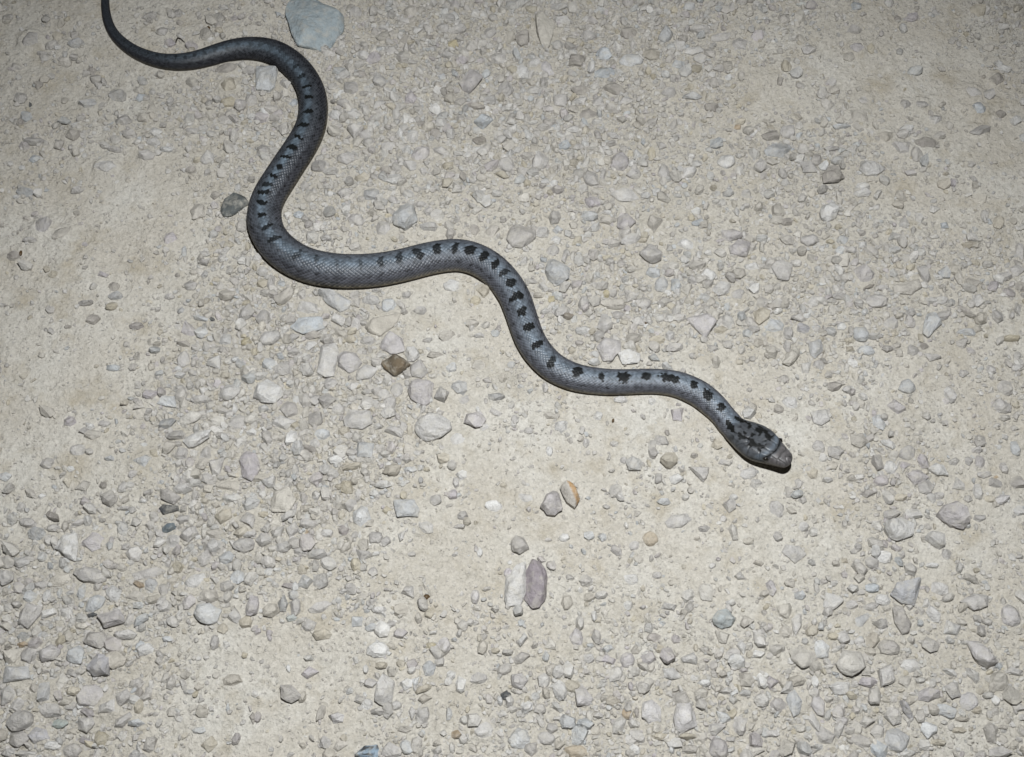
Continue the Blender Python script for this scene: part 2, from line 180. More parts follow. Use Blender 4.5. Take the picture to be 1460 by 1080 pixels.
172.3 -42.0 5.4 3.8 0 p; -211.6 -93.0 8.0 8.0 0 mg; -189.5 -93.6 9.5 5.8 10 tg; -196.2 -95.8 6.6 5.1 0 m; -176.3 -91.8 14.6 6.6 -10 m
-199.0 -101.4 6.2 5.8 -10 bw; -193.0 -100.9 5.8 5.1 -90 w; -178.8 -98.8 6.5 5.8 -90 bg; -165.6 -99.9 6.9 5.4 0 w; -172.4 -104.0 8.7 6.5 40 bg
-155.4 -95.7 5.5 4.4 -20 or; -150.1 -96.2 6.6 5.8 -70 mb; -145.2 -97.6 6.2 5.5 -90 md; -156.1 -100.6 8.7 5.1 0 mt; -149.4 -102.3 6.5 3.6 0 tm
-153.2 -91.2 16.1 4.4 10 m; -132.1 -94.7 12.4 5.8 25 wg; -125.5 -101.0 8.7 5.8 0 mt; -113.7 -109.4 7.2 5.8 -90 gm; -109.2 -111.5 5.0 5.0 0 t
-114.4 -92.8 5.8 5.8 0 bw; -118.7 -96.9 5.8 5.8 0 m; -106.9 -105.3 8.7 5.1 -90 pm; -198.2 -108.6 12.9 9.3 -100 m; -191.0 -107.6 7.9 5.8 0 w
-183.8 -107.2 5.8 5.8 0 g; -164.2 -110.4 10.8 9.3 0 mp; -169.0 -118.9 10.7 7.8 -15 md; -176.8 -113.2 5.7 4.3 0 tw; -172.8 -108.7 4.3 2.2 0 k
-202.2 -125.6 9.9 7.8 35 tw; -198.9 -120.7 5.0 2.5 0 o; -195.5 -124.8 7.8 6.4 -90 m; -187.2 -124.5 9.9 7.8 10 gp; -177.0 -124.8 8.5 7.1 -110 bw
-166.0 -129.5 11.3 9.1 -10 pb; -160.5 -127.0 8.5 8.5 0 tm; -198.8 -132.6 11.9 9.1 10 mb; -180.8 -135.8 8.4 5.6 -100 wt; -186.5 -139.4 9.8 7.7 -90 mb
-176.6 -132.3 5.6 4.9 0 m; -168.3 -140.8 11.8 9.0 30 mp; -200.9 -140.7 8.4 7.7 -90 gm; -177.5 -143.3 5.6 4.9 0 tg; -183.7 -146.4 10.4 6.2 -10 m
-193.7 -150.8 11.0 7.6 15 m; -196.2 -144.7 5.6 5.6 0 m; -178.5 -151.7 7.6 4.1 0 n; -167.7 -152.1 6.9 6.9 20 m; -173.6 -154.6 5.5 3.4 0 dt
-193.4 -157.5 8.9 7.5 0 md; -185.7 -156.1 8.9 6.2 0 pb; -161.1 -157.7 5.5 5.5 0 ty; -167.3 -158.3 5.5 4.8 0 p; -172.0 -161.9 8.9 5.5 0 md
-179.4 -159.9 6.2 4.1 0 w; -196.3 -162.6 6.1 6.1 0 g; -189.1 -163.1 8.2 3.4 0 g; -160.8 -145.5 7.6 7.6 0 g; -148.8 -140.2 4.9 4.2 -90 d
-154.5 -142.0 6.3 6.3 0 m; -148.0 -145.3 5.6 4.2 -90 t; -148.1 -151.7 8.3 4.1 0 bw; -153.4 -150.7 7.6 4.8 30 m; -149.1 -122.6 6.4 5.7 0 w
-158.0 -116.8 8.6 4.3 0 mg; -140.6 -118.2 4.3 4.3 0 bw; -120.8 -120.0 5.7 4.3 -90 m; -116.1 -120.7 3.6 3.6 0 w; -117.9 -159.7 8.2 6.5 20 t
-123.2 -154.3 5.5 4.8 0 bw; -102.1 -149.6 4.8 3.5 -90 d; -112.7 -145.8 4.2 2.1 -90 b; -112.3 -135.1 7.7 4.9 0 tm; -129.0 -139.5 4.2 3.5 0 db
-125.3 -137.8 4.2 4.2 0 tm; -136.5 -139.7 3.5 2.1 0 m; -121.8 -145.2 2.1 2.1 0 d; -143.8 -104.7 5.8 5.8 0 g; -99.5 -106.8 6.5 5.8 0 tg
-89.2 -105.3 7.2 5.1 -90 m; -94.4 -104.5 7.2 4.3 -90 mb; -78.8 -105.3 12.3 4.3 20 m; -92.6 -96.4 5.8 4.4 0 dp; -86.0 -95.1 7.3 6.6 0 gb
-79.6 -94.3 6.6 5.8 0 g; -90.7 -109.9 4.3 3.2 0 nw; -83.2 -113.2 6.5 4.3 0 m; -77.5 -116.9 7.1 5.0 0 t; -81.6 -132.0 7.0 5.3 0 p
-75.6 -147.6 6.2 3.8 -110 mt; -68.8 -149.7 6.9 4.5 -10 wp; -73.0 -159.0 5.1 4.8 -90 m; -67.1 -159.9 5.5 4.1 0 mt; -56.8 -136.1 4.9 4.2 0 m
-57.4 -144.3 4.5 4.2 0 w; -53.1 -147.3 7.6 4.2 0 m; -45.9 -144.9 4.2 4.2 0 g; -58.9 -130.5 3.5 2.8 -90 w; -52.6 -129.1 4.9 3.5 0 t
-54.6 -123.0 9.6 6.4 0 w; -63.6 -111.2 7.2 5.7 0 bg; -57.7 -113.6 5.0 4.3 0 bg; -54.5 -106.7 6.5 4.3 0 g; -45.8 -116.1 5.4 4.6 0 pm
-49.6 -112.1 3.6 3.6 0 m; -42.9 -98.8 7.3 6.5 0 mg; -15.3 -100.5 6.5 4.4 -90 gp; -27.7 -121.5 6.4 5.3 -90 gp; -23.6 -118.8 3.2 2.5 0 bd
-33.8 -130.4 7.7 6.3 -80 bg; -29.4 -127.4 4.2 4.2 0 mg; -24.6 -133.0 4.2 4.2 0 w; -35.4 -138.4 7.0 3.2 25 t; -34.9 -142.2 5.6 4.2 0 dt
-38.6 -135.7 4.2 3.5 -90 wb; -35.3 -148.8 7.6 6.2 -110 mg; -39.6 -147.3 5.6 3.5 -90 g; -42.0 -154.0 5.5 4.8 0 mt; -22.0 -155.9 3.8 3.8 0 o
-2.4 -140.8 4.2 3.5 0 k; -47.1 -162.0 8.9 6.1 0 m; -11.0 -154.2 7.6 7.6 0 g; -24.9 -148.0 5.5 4.2 -90 wb; -32.8 -121.4 4.3 3.2 0 y
-6.8 -123.1 3.2 2.8 0 t; -1.5 -91.1 4.4 3.7 -90 p; -13.3 -134.4 7.0 4.9 0 m; -20.7 -137.1 7.0 4.2 -90 w; -100.4 -149.3 4.2 3.5 -90 dp
-42.0 -136.5 5.6 4.9 0 w; 85.6 -118.0 7.1 5.7 -5 gt; 95.8 -111.6 6.8 6.5 -90 mt; 90.2 -103.7 5.1 3.6 0 w; 22.8 -103.6 6.5 6.1 -90 tg
33.9 -108.8 4.3 2.9 -90 w; 48.2 -104.1 3.6 3.6 0 w; 49.7 -93.6 8.8 5.8 0 gw; 60.8 -91.5 4.4 3.7 0 m; 80.6 -98.8 7.3 6.5 -90 wt
31.9 -100.9 4.4 4.4 0 tm; 57.9 -117.5 5.7 3.6 0 pt; 55.2 -125.8 5.7 5.7 0 pm; 60.1 -122.1 3.6 3.6 0 t; 38.8 -122.0 5.3 2.8 20 bw
39.2 -126.8 5.7 5.7 0 p; 46.3 -126.9 6.4 6.4 0 pg; 31.2 -126.0 4.3 3.5 0 g; 72.1 -126.5 7.4 6.4 -5 g; 89.7 -124.3 5.7 5.0 0 m
93.5 -121.5 5.7 5.0 -90 gw; 64.0 -132.4 8.4 5.6 -20 wg; 19.2 -139.3 7.7 6.3 -90 wg; 3.9 -126.0 7.1 4.3 15 md; 40.0 -143.0 5.6 4.9 0 td
45.4 -147.9 4.2 3.5 -90 o; 49.6 -147.6 4.2 3.1 -90 d; 55.0 -147.5 10.4 8.3 -100 wp; 68.7 -156.6 7.6 3.4 0 t; 79.9 -153.7 7.6 4.8 10 m
80.5 -161.4 8.2 7.5 -90 mp; 89.6 -152.7 6.9 4.8 -90 m; 22.1 -151.4 6.9 6.2 0 bm; 15.8 -153.4 4.8 4.8 0 m; 33.9 -148.6 4.8 4.2 0 m
25.2 -162.3 10.2 5.5 0 to; 7.5 -161.3 6.8 6.1 0 md; 13.7 -157.4 7.5 5.5 0 m; 2.7 -157.5 8.2 8.2 0 wb; 5.6 -145.3 5.6 4.9 0 w
11.1 -146.0 4.9 4.9 0 md; 2.8 -135.2 7.0 7.0 0 gp; 26.4 -118.0 7.8 5.7 -90 pg; 29.9 -120.6 2.9 2.9 0 t; 63.7 -159.3 6.2 4.1 0 g
57.7 -156.6 6.2 4.1 0 t; 94.6 -161.9 7.5 4.1 0 gt; 83.7 -149.4 6.2 5.5 0 bw; 100.4 -135.1 6.3 4.2 -90 w; 99.4 -124.6 5.0 3.5 0 w
85.3 -139.2 5.6 4.2 0 g; 77.1 -136.1 5.6 4.2 0 w; 47.9 -161.8 4.1 3.4 0 w; 143.5 -110.7 12.9 4.3 35 mb; 177.9 -97.7 8.0 5.8 -25 g
204.3 -109.6 9.3 7.9 -80 gp; 180.3 -114.2 7.9 7.2 -100 w; 173.3 -108.2 6.8 5.0 -70 wg; 153.0 -122.0 8.9 6.7 -5 dm; 146.9 -119.0 7.1 5.0 55 td
117.2 -126.3 10.6 8.5 -30 gt; 125.6 -122.7 7.8 7.1 -90 wb; 135.3 -117.9 5.4 4.6 -90 mg; 116.7 -111.9 10.1 5.0 -105 gm; 112.4 -107.0 7.9 7.2 20 tw
119.4 -100.6 5.8 5.1 0 bw; 150.5 -133.2 10.5 7.7 -100 mg; 143.0 -135.5 7.7 5.6 0 p; 157.4 -135.2 8.4 6.3 0 gt; 112.2 -143.4 11.1 6.9 -90 bm
121.8 -144.7 10.4 6.2 -75 gp; 119.5 -150.7 9.7 4.8 -65 gm; 122.7 -156.4 9.6 6.9 0 m; 119.9 -160.5 5.5 2.7 0 w; 156.8 -146.6 9.0 4.2 -65 pb
166.2 -140.7 9.1 7.0 0 pm; 176.0 -138.6 7.0 6.3 -90 m; 181.8 -143.1 8.3 7.0 45 wp; 184.1 -146.3 4.2 3.5 0 tr; 172.3 -146.7 8.3 5.5 -20 bw
178.1 -150.0 5.5 1.7 0 dt; 192.4 -142.9 3.8 3.1 -90 w; 164.4 -153.8 7.2 6.5 -90 wb; 150.7 -158.2 10.3 8.9 10 mb; 137.0 -158.3 8.2 5.5 -20 md
143.3 -161.9 6.8 5.5 0 b; 167.3 -158.6 6.2 4.1 0 t; 176.0 -154.0 5.5 4.1 0 t; 189.7 -162.6 7.5 4.8 0 m; 176.8 -131.6 7.0 4.2 -25 w
161.6 -128.9 7.8 5.6 0 wg; 201.6 -131.7 6.3 5.6 0 mg; 150.1 -97.2 5.8 4.4 0 b; 153.6 -102.1 6.5 5.8 0 wg; 133.0 -102.7 9.4 8.0 0 gw
140.4 -104.2 4.3 4.3 0 m; 148.3 -104.9 6.5 4.3 0 m; 151.5 -112.2 6.5 4.3 0 m; 107.8 -97.2 6.6 4.4 -90 pg; 103.7 -135.8 5.6 5.6 0 p
108.5 -135.1 5.6 4.2 -90 tm; 114.0 -135.1 6.3 4.9 0 tm; 121.5 -135.7 4.9 2.8 -90 w; 102.4 -155.3 5.5 4.8 0 m; 200.9 -145.2 4.2 3.5 0 m
130.6 -150.7 4.8 4.1 0 gp; 154.3 -163.1 6.1 3.4 0 w
"""
# stones with a traced outline: name, label, colour, height, outline (mm)
OUTLINED = [
    ('stone', 'large pale blue-grey slab, by far the biggest stone, beside the tail curve', 'S', 6.6, [(-117.2, 229.3), (-106.0, 228.6), (-96.5, 223.3), (-90.5, 217.0), (-90.5, 209.6), (-93.5, 204.1), (-95.9, 195.9), (-102.1, 193.5), (-107.2, 194.7), (-114.2, 195.9), (-116.1, 201.0), (-119.4, 209.6), (-122.9, 217.0), (-122.0, 225.8)]),
    ('stone', 'blocky pale bluish-white stone in the hollow of the rearmost body bend', 'bw', 5.5, [(-134.6, 181.2), (-129.4, 183.0), (-123.0, 179.5), (-123.6, 169.0), (-126.1, 165.3), (-133.3, 166.1)]),
    ('stone', 'flat grey wedge-shaped stone with one brownish end in the loose gravel', 'mp', 4.0, [(-27.3, 170.6), (-22.1, 180.5), (-15.2, 175.2), (-22.3, 163.6), (-26.2, 166.5)]),
    ('stone', 'upright cream-coloured stone narrowing to a point amid grey gravel', 'tw', 4.2, [(12.0, 219.0), (18.1, 220.3), (23.2, 212.2), (22.4, 205.4), (19.2, 195.1), (15.3, 198.1), (13.0, 210.3)]),
    ('stone', 'dark brownish-grey angular stone beside a pale flat stone', 'd', 4.2, [(154.6, 112.2), (158.6, 117.6), (163.7, 117.6), (166.7, 111.2), (162.4, 108.0), (154.9, 107.5)]),
    ('stone', 'blue-grey faceted stone touching a small yellow chip', 'bg', 5.1, [(-58.3, 88.9), (-54.4, 93.2), (-48.2, 91.9), (-46.0, 84.8), (-51.9, 78.6), (-57.9, 82.3)]),
    ('stone', 'long grey stone lying just under the belly of the middle curve', 'mb', 3.8, [(-92.0, 44.8), (-85.5, 45.0), (-75.1, 40.1), (-76.3, 36.7), (-80.7, 34.3), (-87.5, 39.0)]),
    ('stone', 'flat bluish-grey five-sided stone in the thick gravel patch', 'b', 3.0, [(-103.2, 25.8), (-99.3, 30.6), (-88.8, 31.5), (-86.9, 25.8), (-96.8, 22.0)]),
    ('stone', 'broad flat beige-grey slab in the thick gravel patch', 'tm', 3.2, [(-68.8, 26.7), (-65.7, 30.4), (-51.8, 34.1), (-54.3, 26.7), (-61.3, 21.4), (-66.3, 23.5)]),
    ('stone', 'rounded lilac-grey stone with a pale streak above the glassy brown stone', 'pg', 3.9, [(-61.6, 16.9), (-57.0, 23.0), (-50.1, 20.1), (-49.1, 13.7), (-55.6, 12.1), (-60.6, 14.4)]),
    ('stone', 'glassy dark brown stone, the only one so brown in the gravel', 'r', 4.7, [(-60.3, 7.7), (-54.0, 12.3), (-46.2, 7.2), (-49.1, 3.7), (-53.0, 0.9), (-58.8, 4.4)]),
    ('stone', 'tall pale grey shard standing in the thick gravel patch', 'g', 3.5, [(-88.6, 17.3), (-81.7, 18.4), (-79.3, 11.9), (-81.0, 1.1), (-84.9, -0.1), (-89.1, 3.0)]),
    ('stone', 'broad brownish-grey stone just outside the middle body bend', 'md', 4.0, [(-2.5, 78.9), (-0.2, 81.4), (3.4, 82.6), (10.6, 78.9), (12.1, 74.4), (5.2, 69.3), (-0.2, 69.5), (-2.7, 73.9)]),
    ('stone', 'big blue-grey stone with a pale facet in the gravel', 'bm', 5.0, [(14.9, 55.8), (17.0, 62.8), (21.0, 63.3), (28.2, 57.3), (27.1, 51.8), (22.1, 48.4), (17.1, 51.2)]),
    ('stone', 'mauve-grey blocky stone beside an upright beige stone', 'pm', 4.0, [(51.5, 88.1), (55.9, 89.8), (61.0, 85.1), (55.4, 79.3), (51.2, 81.8)]),
    ('stone', 'rounded grey stone casting a dark edge on bare sand', 'm', 4.9, [(60.9, 66.2), (66.8, 71.8), (72.6, 66.7), (71.8, 62.6), (66.6, 60.5)]),
    ('stone', 'square mauve-grey stone with a flat pale top', 'pm', 3.8, [(104.7, 69.4), (109.5, 74.1), (115.8, 72.9), (113.0, 64.2), (104.9, 66.0)]),
    ('stone', 'large pale grey stone touching a white stone above the snake neck', 'gp', 4.5, [(38.6, 15.4), (42.0, 20.1), (50.7, 18.1), (49.6, 12.7), (45.8, 7.5), (41.5, 7.8)]),
    ('stone', 'white angular stone resting against the snake neck', 'w', 3.3, [(48.2, 11.5), (52.4, 13.9), (58.8, 11.5), (58.1, 6.4), (50.3, 5.9)]),
    ('stone', 'triangular mauve-grey stone pointing toward the snake head', 'pg', 4.4, [(81.2, 30.6), (91.2, 33.6), (95.2, 27.4), (88.9, 19.3), (86.0, 23.7)]),
    ('stone', 'yellowish tan faceted stone in the gravel', 't', 3.4, [(112.9, 34.1), (116.9, 36.9), (121.0, 35.0), (120.1, 30.4), (114.9, 26.9), (113.0, 29.5)]),
    ('stone', 'clean rounded white pebble alone on sand', 'w', 5.4, [(150.8, 90.9), (153.4, 95.0), (157.6, 95.5), (160.5, 91.9), (159.0, 87.3), (153.9, 84.6), (150.8, 86.6)]),
    ('stone', 'four-sided grey slab with a sharp lower corner', 'm', 3.9, [(122.6, 60.9), (128.5, 61.7), (133.8, 59.0), (131.8, 50.5), (126.5, 52.0)]),
    ('stone', 'long flat beige-grey stone, widest in its gravel band', 'mt', 2.6, [(179.6, 47.6), (192.8, 51.2), (193.6, 46.7), (187.8, 42.7), (179.9, 43.6)]),
    ('stone', 'pale bluish upright stone with a pointed foot', 'bw', 3.4, [(193.2, 32.9), (197.9, 33.3), (199.6, 27.6), (192.2, 20.0), (189.7, 22.1)]),
    ('stone', 'small grey tooth-shaped stone standing by a slim cream pebble', 'mb', 3.4, [(136.4, 17.4), (142.5, 18.9), (143.0, 12.9), (138.6, 9.5), (136.5, 11.1)]),
    ('stone', 'slim cream pebble lying slantwise', 'tw', 4.0, [(123.1, 6.5), (125.3, 11.0), (129.7, 15.4), (132.3, 13.2), (130.7, 9.2), (126.2, 4.9)]),
    ('stone', 'long white angular stone at the gravel edge', 'w', 4.0, [(-145.4, -31.7), (-140.8, -27.4), (-133.0, -26.1), (-133.1, -30.2), (-139.8, -35.2), (-142.3, -35.6)]),
    ('stone', 'mauve-grey oval stone with a white vein', 'p', 3.2, [(-119.3, -40.4), (-115.9, -36.1), (-112.3, -37.5), (-109.0, -44.8), (-112.5, -51.5), (-117.3, -48.2)]),
    ('stone', 'dark grey split stone directly above two blackish chips', 'md', 3.6, [(-152.2, -54.7), (-148.9, -53.7), (-142.1, -57.8), (-145.4, -61.1), (-151.2, -58.5)]),
    ('stone', 'blackish two-lobed slate chip under the split grey stone', 'k', 2.1, [(-151.7, -62.8), (-150.0, -61.0), (-146.7, -62.0), (-143.5, -61.5), (-142.8, -63.6), (-147.5, -64.6), (-149.4, -65.4)]),
    ('stone', 'dark bluish slate chip below the blackish two-lobed chip', 'B', 2.1, [(-149.3, -71.5), (-147.3, -69.1), (-143.5, -69.1), (-143.4, -71.5), (-146.7, -73.4), (-148.8, -73.0)]),
    ('stone', 'bright white triangular stone with a sharp lower tip', 'w', 3.7, [(-193.2, -79.8), (-190.8, -74.7), (-184.9, -73.7), (-183.4, -79.8), (-183.4, -86.0), (-188.3, -83.9)]),
    ('stone', 'bright white rough stone with a brown underside in thick gravel', 'w', 5.3, [(-116.3, -2.7), (-111.5, -0.5), (-104.1, -5.3), (-102.9, -8.8), (-106.0, -13.3), (-112.7, -12.4), (-116.4, -9.7)]),
    ('stone', 'smooth grey oval slab in the thick gravel', 'gm', 3.1, [(-75.7, -21.4), (-73.3, -16.2), (-63.1, -16.7), (-61.9, -23.1), (-66.1, -25.8), (-73.7, -25.0)]),
    ('stone', 'large pale faceted stone with a raised white ridge', 'gw', 5.8, [(-43.0, -26.1), (-41.3, -21.0), (-36.9, -17.5), (-27.5, -21.9), (-26.5, -26.1), (-32.3, -30.9), (-38.0, -31.2), (-42.1, -28.6)]),
    ('stone', 'mauve-grey faceted stone with a downward point', 'pm', 4.8, [(-47.7, -6.1), (-43.1, -0.4), (-35.2, -3.5), (-35.8, -10.4), (-39.2, -14.0), (-45.3, -11.5)]),
    ('stone', 'broad rounded cream stone in the thick gravel', 'tw', 3.5, [(-104.2, -61.0), (-102.6, -55.3), (-96.0, -52.9), (-92.0, -59.4), (-95.2, -65.2), (-102.5, -65.1)]),
    ('stone', 'brick-like bluish grey stone with a dark underside', 'bg', 3.0, [(-51.2, -59.4), (-42.2, -59.2), (-39.4, -64.1), (-40.1, -66.6), (-49.0, -67.0)]),
    ('stone', 'grey pebble with a pale ridge, leaning against the orange-sided pebble', 'pm', 5.6, [(12.0, -62.1), (14.6, -56.5), (17.9, -53.6), (20.8, -55.7), (21.8, -63.2), (18.4, -66.1), (15.1, -64.9)]),
    ('stone', 'grey pebble with an orange-tan flank on bare sand', 'mt', 5.3, [(20.4, -53.3), (22.5, -50.3), (24.9, -49.9), (27.6, -54.1), (29.6, -58.4), (27.0, -62.6), (23.5, -59.8)]),
    ('stone', 'notched grey stone on pale sand beyond the snake chin', 'm', 2.8, [(76.8, -43.2), (79.7, -43.2), (86.1, -44.0), (84.9, -48.8), (83.0, -50.4), (80.5, -48.0)]),
    ('stone', 'low humped grey stone half sunk in sand', 'mg', 2.3, [(65.3, -68.4), (68.3, -65.3), (75.5, -64.5), (77.1, -67.2), (72.2, -71.2), (66.7, -70.7)]),
    ('stone', 'brown-grey rounded stone above the purple stone', 'md', 3.6, [(-1.1, -77.1), (1.8, -74.8), (5.3, -75.6), (7.5, -80.5), (3.4, -83.0), (0.2, -81.7)]),
    ('stone', 'large smooth brownish-grey stone with a flat cut end', 'pm', 5.8, [(181.6, -65.3), (185.5, -60.8), (190.0, -60.0), (195.1, -63.7), (194.9, -69.1), (192.3, -72.1), (187.2, -70.8), (183.8, -68.0)]),
    ('stone', 'large white rounded stone beside a brownish-grey one', 'w', 5.2, [(158.6, -72.2), (160.3, -67.8), (166.6, -66.3), (171.8, -69.1), (170.5, -74.5), (163.6, -77.1), (160.2, -75.8)]),
    ('stone', 'pale grey pointed stone between two larger stones', 'g', 3.7, [(175.1, -75.2), (178.6, -72.3), (184.5, -73.6), (183.9, -79.0), (181.0, -80.7)]),
    ('stone', 'small gleaming white wedge-shaped stone', 'w', 2.9, [(181.9, -44.0), (186.0, -41.0), (189.1, -42.4), (190.7, -47.1), (185.7, -47.1)]),
    ('stone', 'flat grey arrowhead-shaped stone half sunk in sand', 'gm', 3.0, [(113.4, -82.0), (115.6, -78.4), (122.0, -79.3), (124.4, -82.7), (118.9, -87.0)]),
    ('stone', 'gleaming white rounded stone at the edge of the bare sand', 'wb', 4.5, [(-130.5, -108.6), (-129.7, -105.0), (-124.4, -104.3), (-119.4, -107.1), (-120.4, -111.8), (-124.7, -113.2), (-128.8, -111.4)]),
    ('stone', 'brownish-grey four-cornered pebble alone on bare sand', 'md', 4.0, [(-92.5, -137.3), (-88.3, -136.7), (-83.3, -141.5), (-87.4, -144.4), (-91.5, -142.4)]),
    ('stone', 'tall grey stone with a glossy white ridge', 'mw', 4.5, [(-54.7, -143.2), (-53.8, -136.5), (-51.0, -132.9), (-46.6, -135.8), (-47.7, -143.9), (-50.1, -146.1)]),
    ('stone', 'blue stone speckled with black', 's', 2.7, [(-61.4, -163.6), (-57.7, -160.5), (-52.6, -159.7), (-51.4, -161.8), (-52.3, -165.7), (-58.7, -166.0)]),
    ('stone', 'pale translucent stone leaning on the purple stone', 'gw', 4.3, [(-3.8, -100.8), (-2.6, -93.5), (1.5, -88.3), (6.2, -86.0), (6.3, -97.9), (3.4, -105.2), (-2.5, -105.8)]),
    ('stone', 'long purple stone with a grainy surface', 'P', 4.2, [(5.8, -90.5), (8.4, -85.3), (12.3, -86.0), (14.9, -93.5), (14.2, -100.8), (11.7, -105.5), (8.2, -106.3), (4.9, -102.3)]),
    ('stone', 'pale blue-green pebble on sand', 'bn', 4.2, [(81.9, -110.0), (84.7, -106.8), (88.6, -106.2), (91.7, -110.4), (89.9, -113.2), (85.6, -114.5), (82.3, -112.5)]),
    ('stone', 'flat pale grey stone with a tan lower edge', 'gp', 2.8, [(24.8, -138.4), (28.1, -136.6), (32.2, -142.2), (30.9, -144.7), (25.8, -145.3)]),
    ('stone', 'large pale lilac-white stone with a rounded face', 'wp', 4.2, [(63.2, -150.0), (65.1, -144.0), (70.5, -143.2), (72.8, -148.7), (72.8, -152.6), (66.6, -155.8), (63.7, -154.1)]),
    ('stone', 'blue-grey angular stone in crowded gravel', 'bp', 4.9, [(156.6, -100.2), (159.4, -96.2), (164.8, -96.5), (170.4, -94.3), (166.0, -105.1), (160.4, -104.2)]),
    ('stone', 'dark grey tapering stone below a blue-grey angular one', 'dm', 3.4, [(156.7, -105.3), (159.6, -104.9), (163.4, -112.8), (161.7, -116.1), (159.1, -117.1), (156.7, -111.7)]),
    ('stone', 'flat grey slab with a ragged dark edge', 'm', 2.6, [(184.5, -103.3), (190.5, -100.0), (197.3, -100.8), (196.2, -105.5), (192.8, -105.7), (189.8, -107.4)]),
    ('stone', 'pale grey wedge with a long sloping face', 'gp', 5.6, [(184.9, -119.8), (189.5, -119.5), (196.5, -128.5), (191.0, -130.4), (186.1, -126.8)]),
    ('stone', 'chunky cream-white stone with a rough crust', 'wt', 5.1, [(130.1, -128.2), (134.1, -123.2), (141.5, -123.9), (143.0, -130.3), (136.2, -134.2), (131.9, -131.8)]),
    ('stone', 'glossy pale stone with a dark base in crowded gravel', 'wm', 2.7, [(126.9, -137.4), (130.3, -135.5), (135.6, -136.0), (134.0, -140.8), (128.8, -140.6)]),
    ('stone', 'dark wet-looking slate flake touching the snake', 'K', 3.5, [(-143.2, 92.4), (-141.2, 97.1), (-137.0, 99.9), (-131.4, 99.1), (-129.5, 95.0), (-135.6, 91.9), (-138.1, 86.1), (-141.7, 87.8)]),
]
# gravel cover 0..9 every 20 mm, first row y=-200 mm, first column x=-320 mm
GRAVEL = ['999999997421245556666666544444444', '999999987321245556666666544444444', '999999986321245556666666544444444', '999999986321244445555566654444444', '999999996433333333444555554444444', '777777776665443333333345543333333', '555555555787642222222223532222222', '333333334788863211232233542222222', '111111124789985211222234643222222', '111111124799985222222223443333333', '111111114899985234432233333333333', '111111114799863235654455544333333', '111111113677742235665556665444444', '111111112565443335655555665555555', '222222111355443333455554443444444', '333333223566556555665446643222222', '333333334667677777775556554322222', '333334445667788888775545444322222', '222233345776788888875432332222222', '222222234455788888887643222223333', '222222233455778888887644332223333', '222221234454678888887654443234444', '222221234554678888887654443234444', '222221234555678888887654443233444', '222211234545678888887654443223444', '222212234545678888887654443323444']
# snake: x, y, half width (mm) from tail to snout
SPINE = [(-217.1, 311.9, 0.57), (-218.3, 293.4, 0.92), (-220.4, 272.0, 1.34), (-222.4, 250.2, 1.75), (-222.7, 233.3, 2.00), (-220.9, 222.9, 2.15), (-217.7, 212.7, 2.40), (-212.9, 204.1, 2.65), (-206.9, 197.4, 2.97), (-200.0, 191.8, 3.29), (-192.6, 187.7, 3.61), (-184.7, 184.9, 3.93), (-177.1, 183.9, 4.28), (-169.8, 184.4, 4.52), (-162.9, 186.2, 4.77), (-156.1, 188.8, 5.11), (-149.0, 191.2, 5.39), (-142.7, 192.3, 5.64), (-136.4, 192.3, 5.87), (-130.3, 191.1, 6.14), (-124.1, 188.6, 6.37), (-118.6, 184.6, 6.50), (-113.7, 179.8, 6.66), (-109.5, 174.2, 6.79), (-106.1, 168.4, 6.83), (-103.4, 161.8, 6.98), (-101.9, 154.8, 7.08), (-101.5, 147.0, 7.22), (-102.2, 138.9, 7.33), (-104.4, 131.3, 7.44), (-107.2, 124.2, 7.56), (-110.5, 116.9, 7.58), (-113.7, 109.6, 7.63), (-116.8, 102.4, 7.67), (-119.3, 95.7, 7.69), (-120.3, 89.1, 7.74), (-119.8, 82.4, 8.10), (-118.0, 76.3, 8.06), (-114.8, 70.7, 8.02), (-110.6, 65.8, 8.05), (-105.9, 61.9, 8.03), (-100.7, 58.7, 8.01), (-95.2, 56.4, 7.99), (-89.4, 54.9, 7.98), (-82.7, 53.9, 7.91), (-75.8, 53.7, 7.83), (-68.5, 54.0, 7.75), (-61.0, 55.0, 7.67), (-54.7, 56.4, 7.60), (-49.2, 57.9, 7.54), (-43.3, 59.8, 7.55), (-36.7, 61.6, 7.48), (-30.0, 62.7, 7.49), (-24.7, 62.8, 7.41), (-19.7, 61.6, 7.40), (-15.0, 59.5, 7.30), (-10.3, 56.2, 7.28), (-6.3, 52.2, 7.19), (-3.0, 47.8, 7.17), (0.0, 42.9, 7.06), (2.3, 37.2, 7.02), (4.2, 30.9, 6.90), (6.0, 24.7, 6.79), (8.0, 18.5, 6.67), (10.9, 12.7, 6.58), (14.7, 7.5, 6.47), (19.0, 3.3, 6.37), (24.4, 0.2, 6.21), (30.0, -1.9, 6.04), (36.3, -3.0, 5.88), (43.6, -3.7, 5.73), (50.5, -3.6, 5.58), (57.5, -3.3, 5.51), (63.8, -3.2, 5.51), (69.5, -3.7, 5.57), (74.5, -4.8, 5.73), (79.0, -6.7, 5.79), (83.3, -9.1, 5.84), (86.8, -12.0, 5.77), (90.0, -15.2, 5.60), (92.9, -18.7, 5.28), (95.4, -22.4, 5.19), (97.7, -25.8, 5.47)]
HEAD = [(97.6, -26.0, 5.0), (100.4, -29.3, 5.6), (104.2, -32.6, 6.6), (108.2, -36.0, 7.8), (112.2, -39.4, 8.9), (116.2, -42.7, 9.8), (119.9, -45.6, 10.4)]
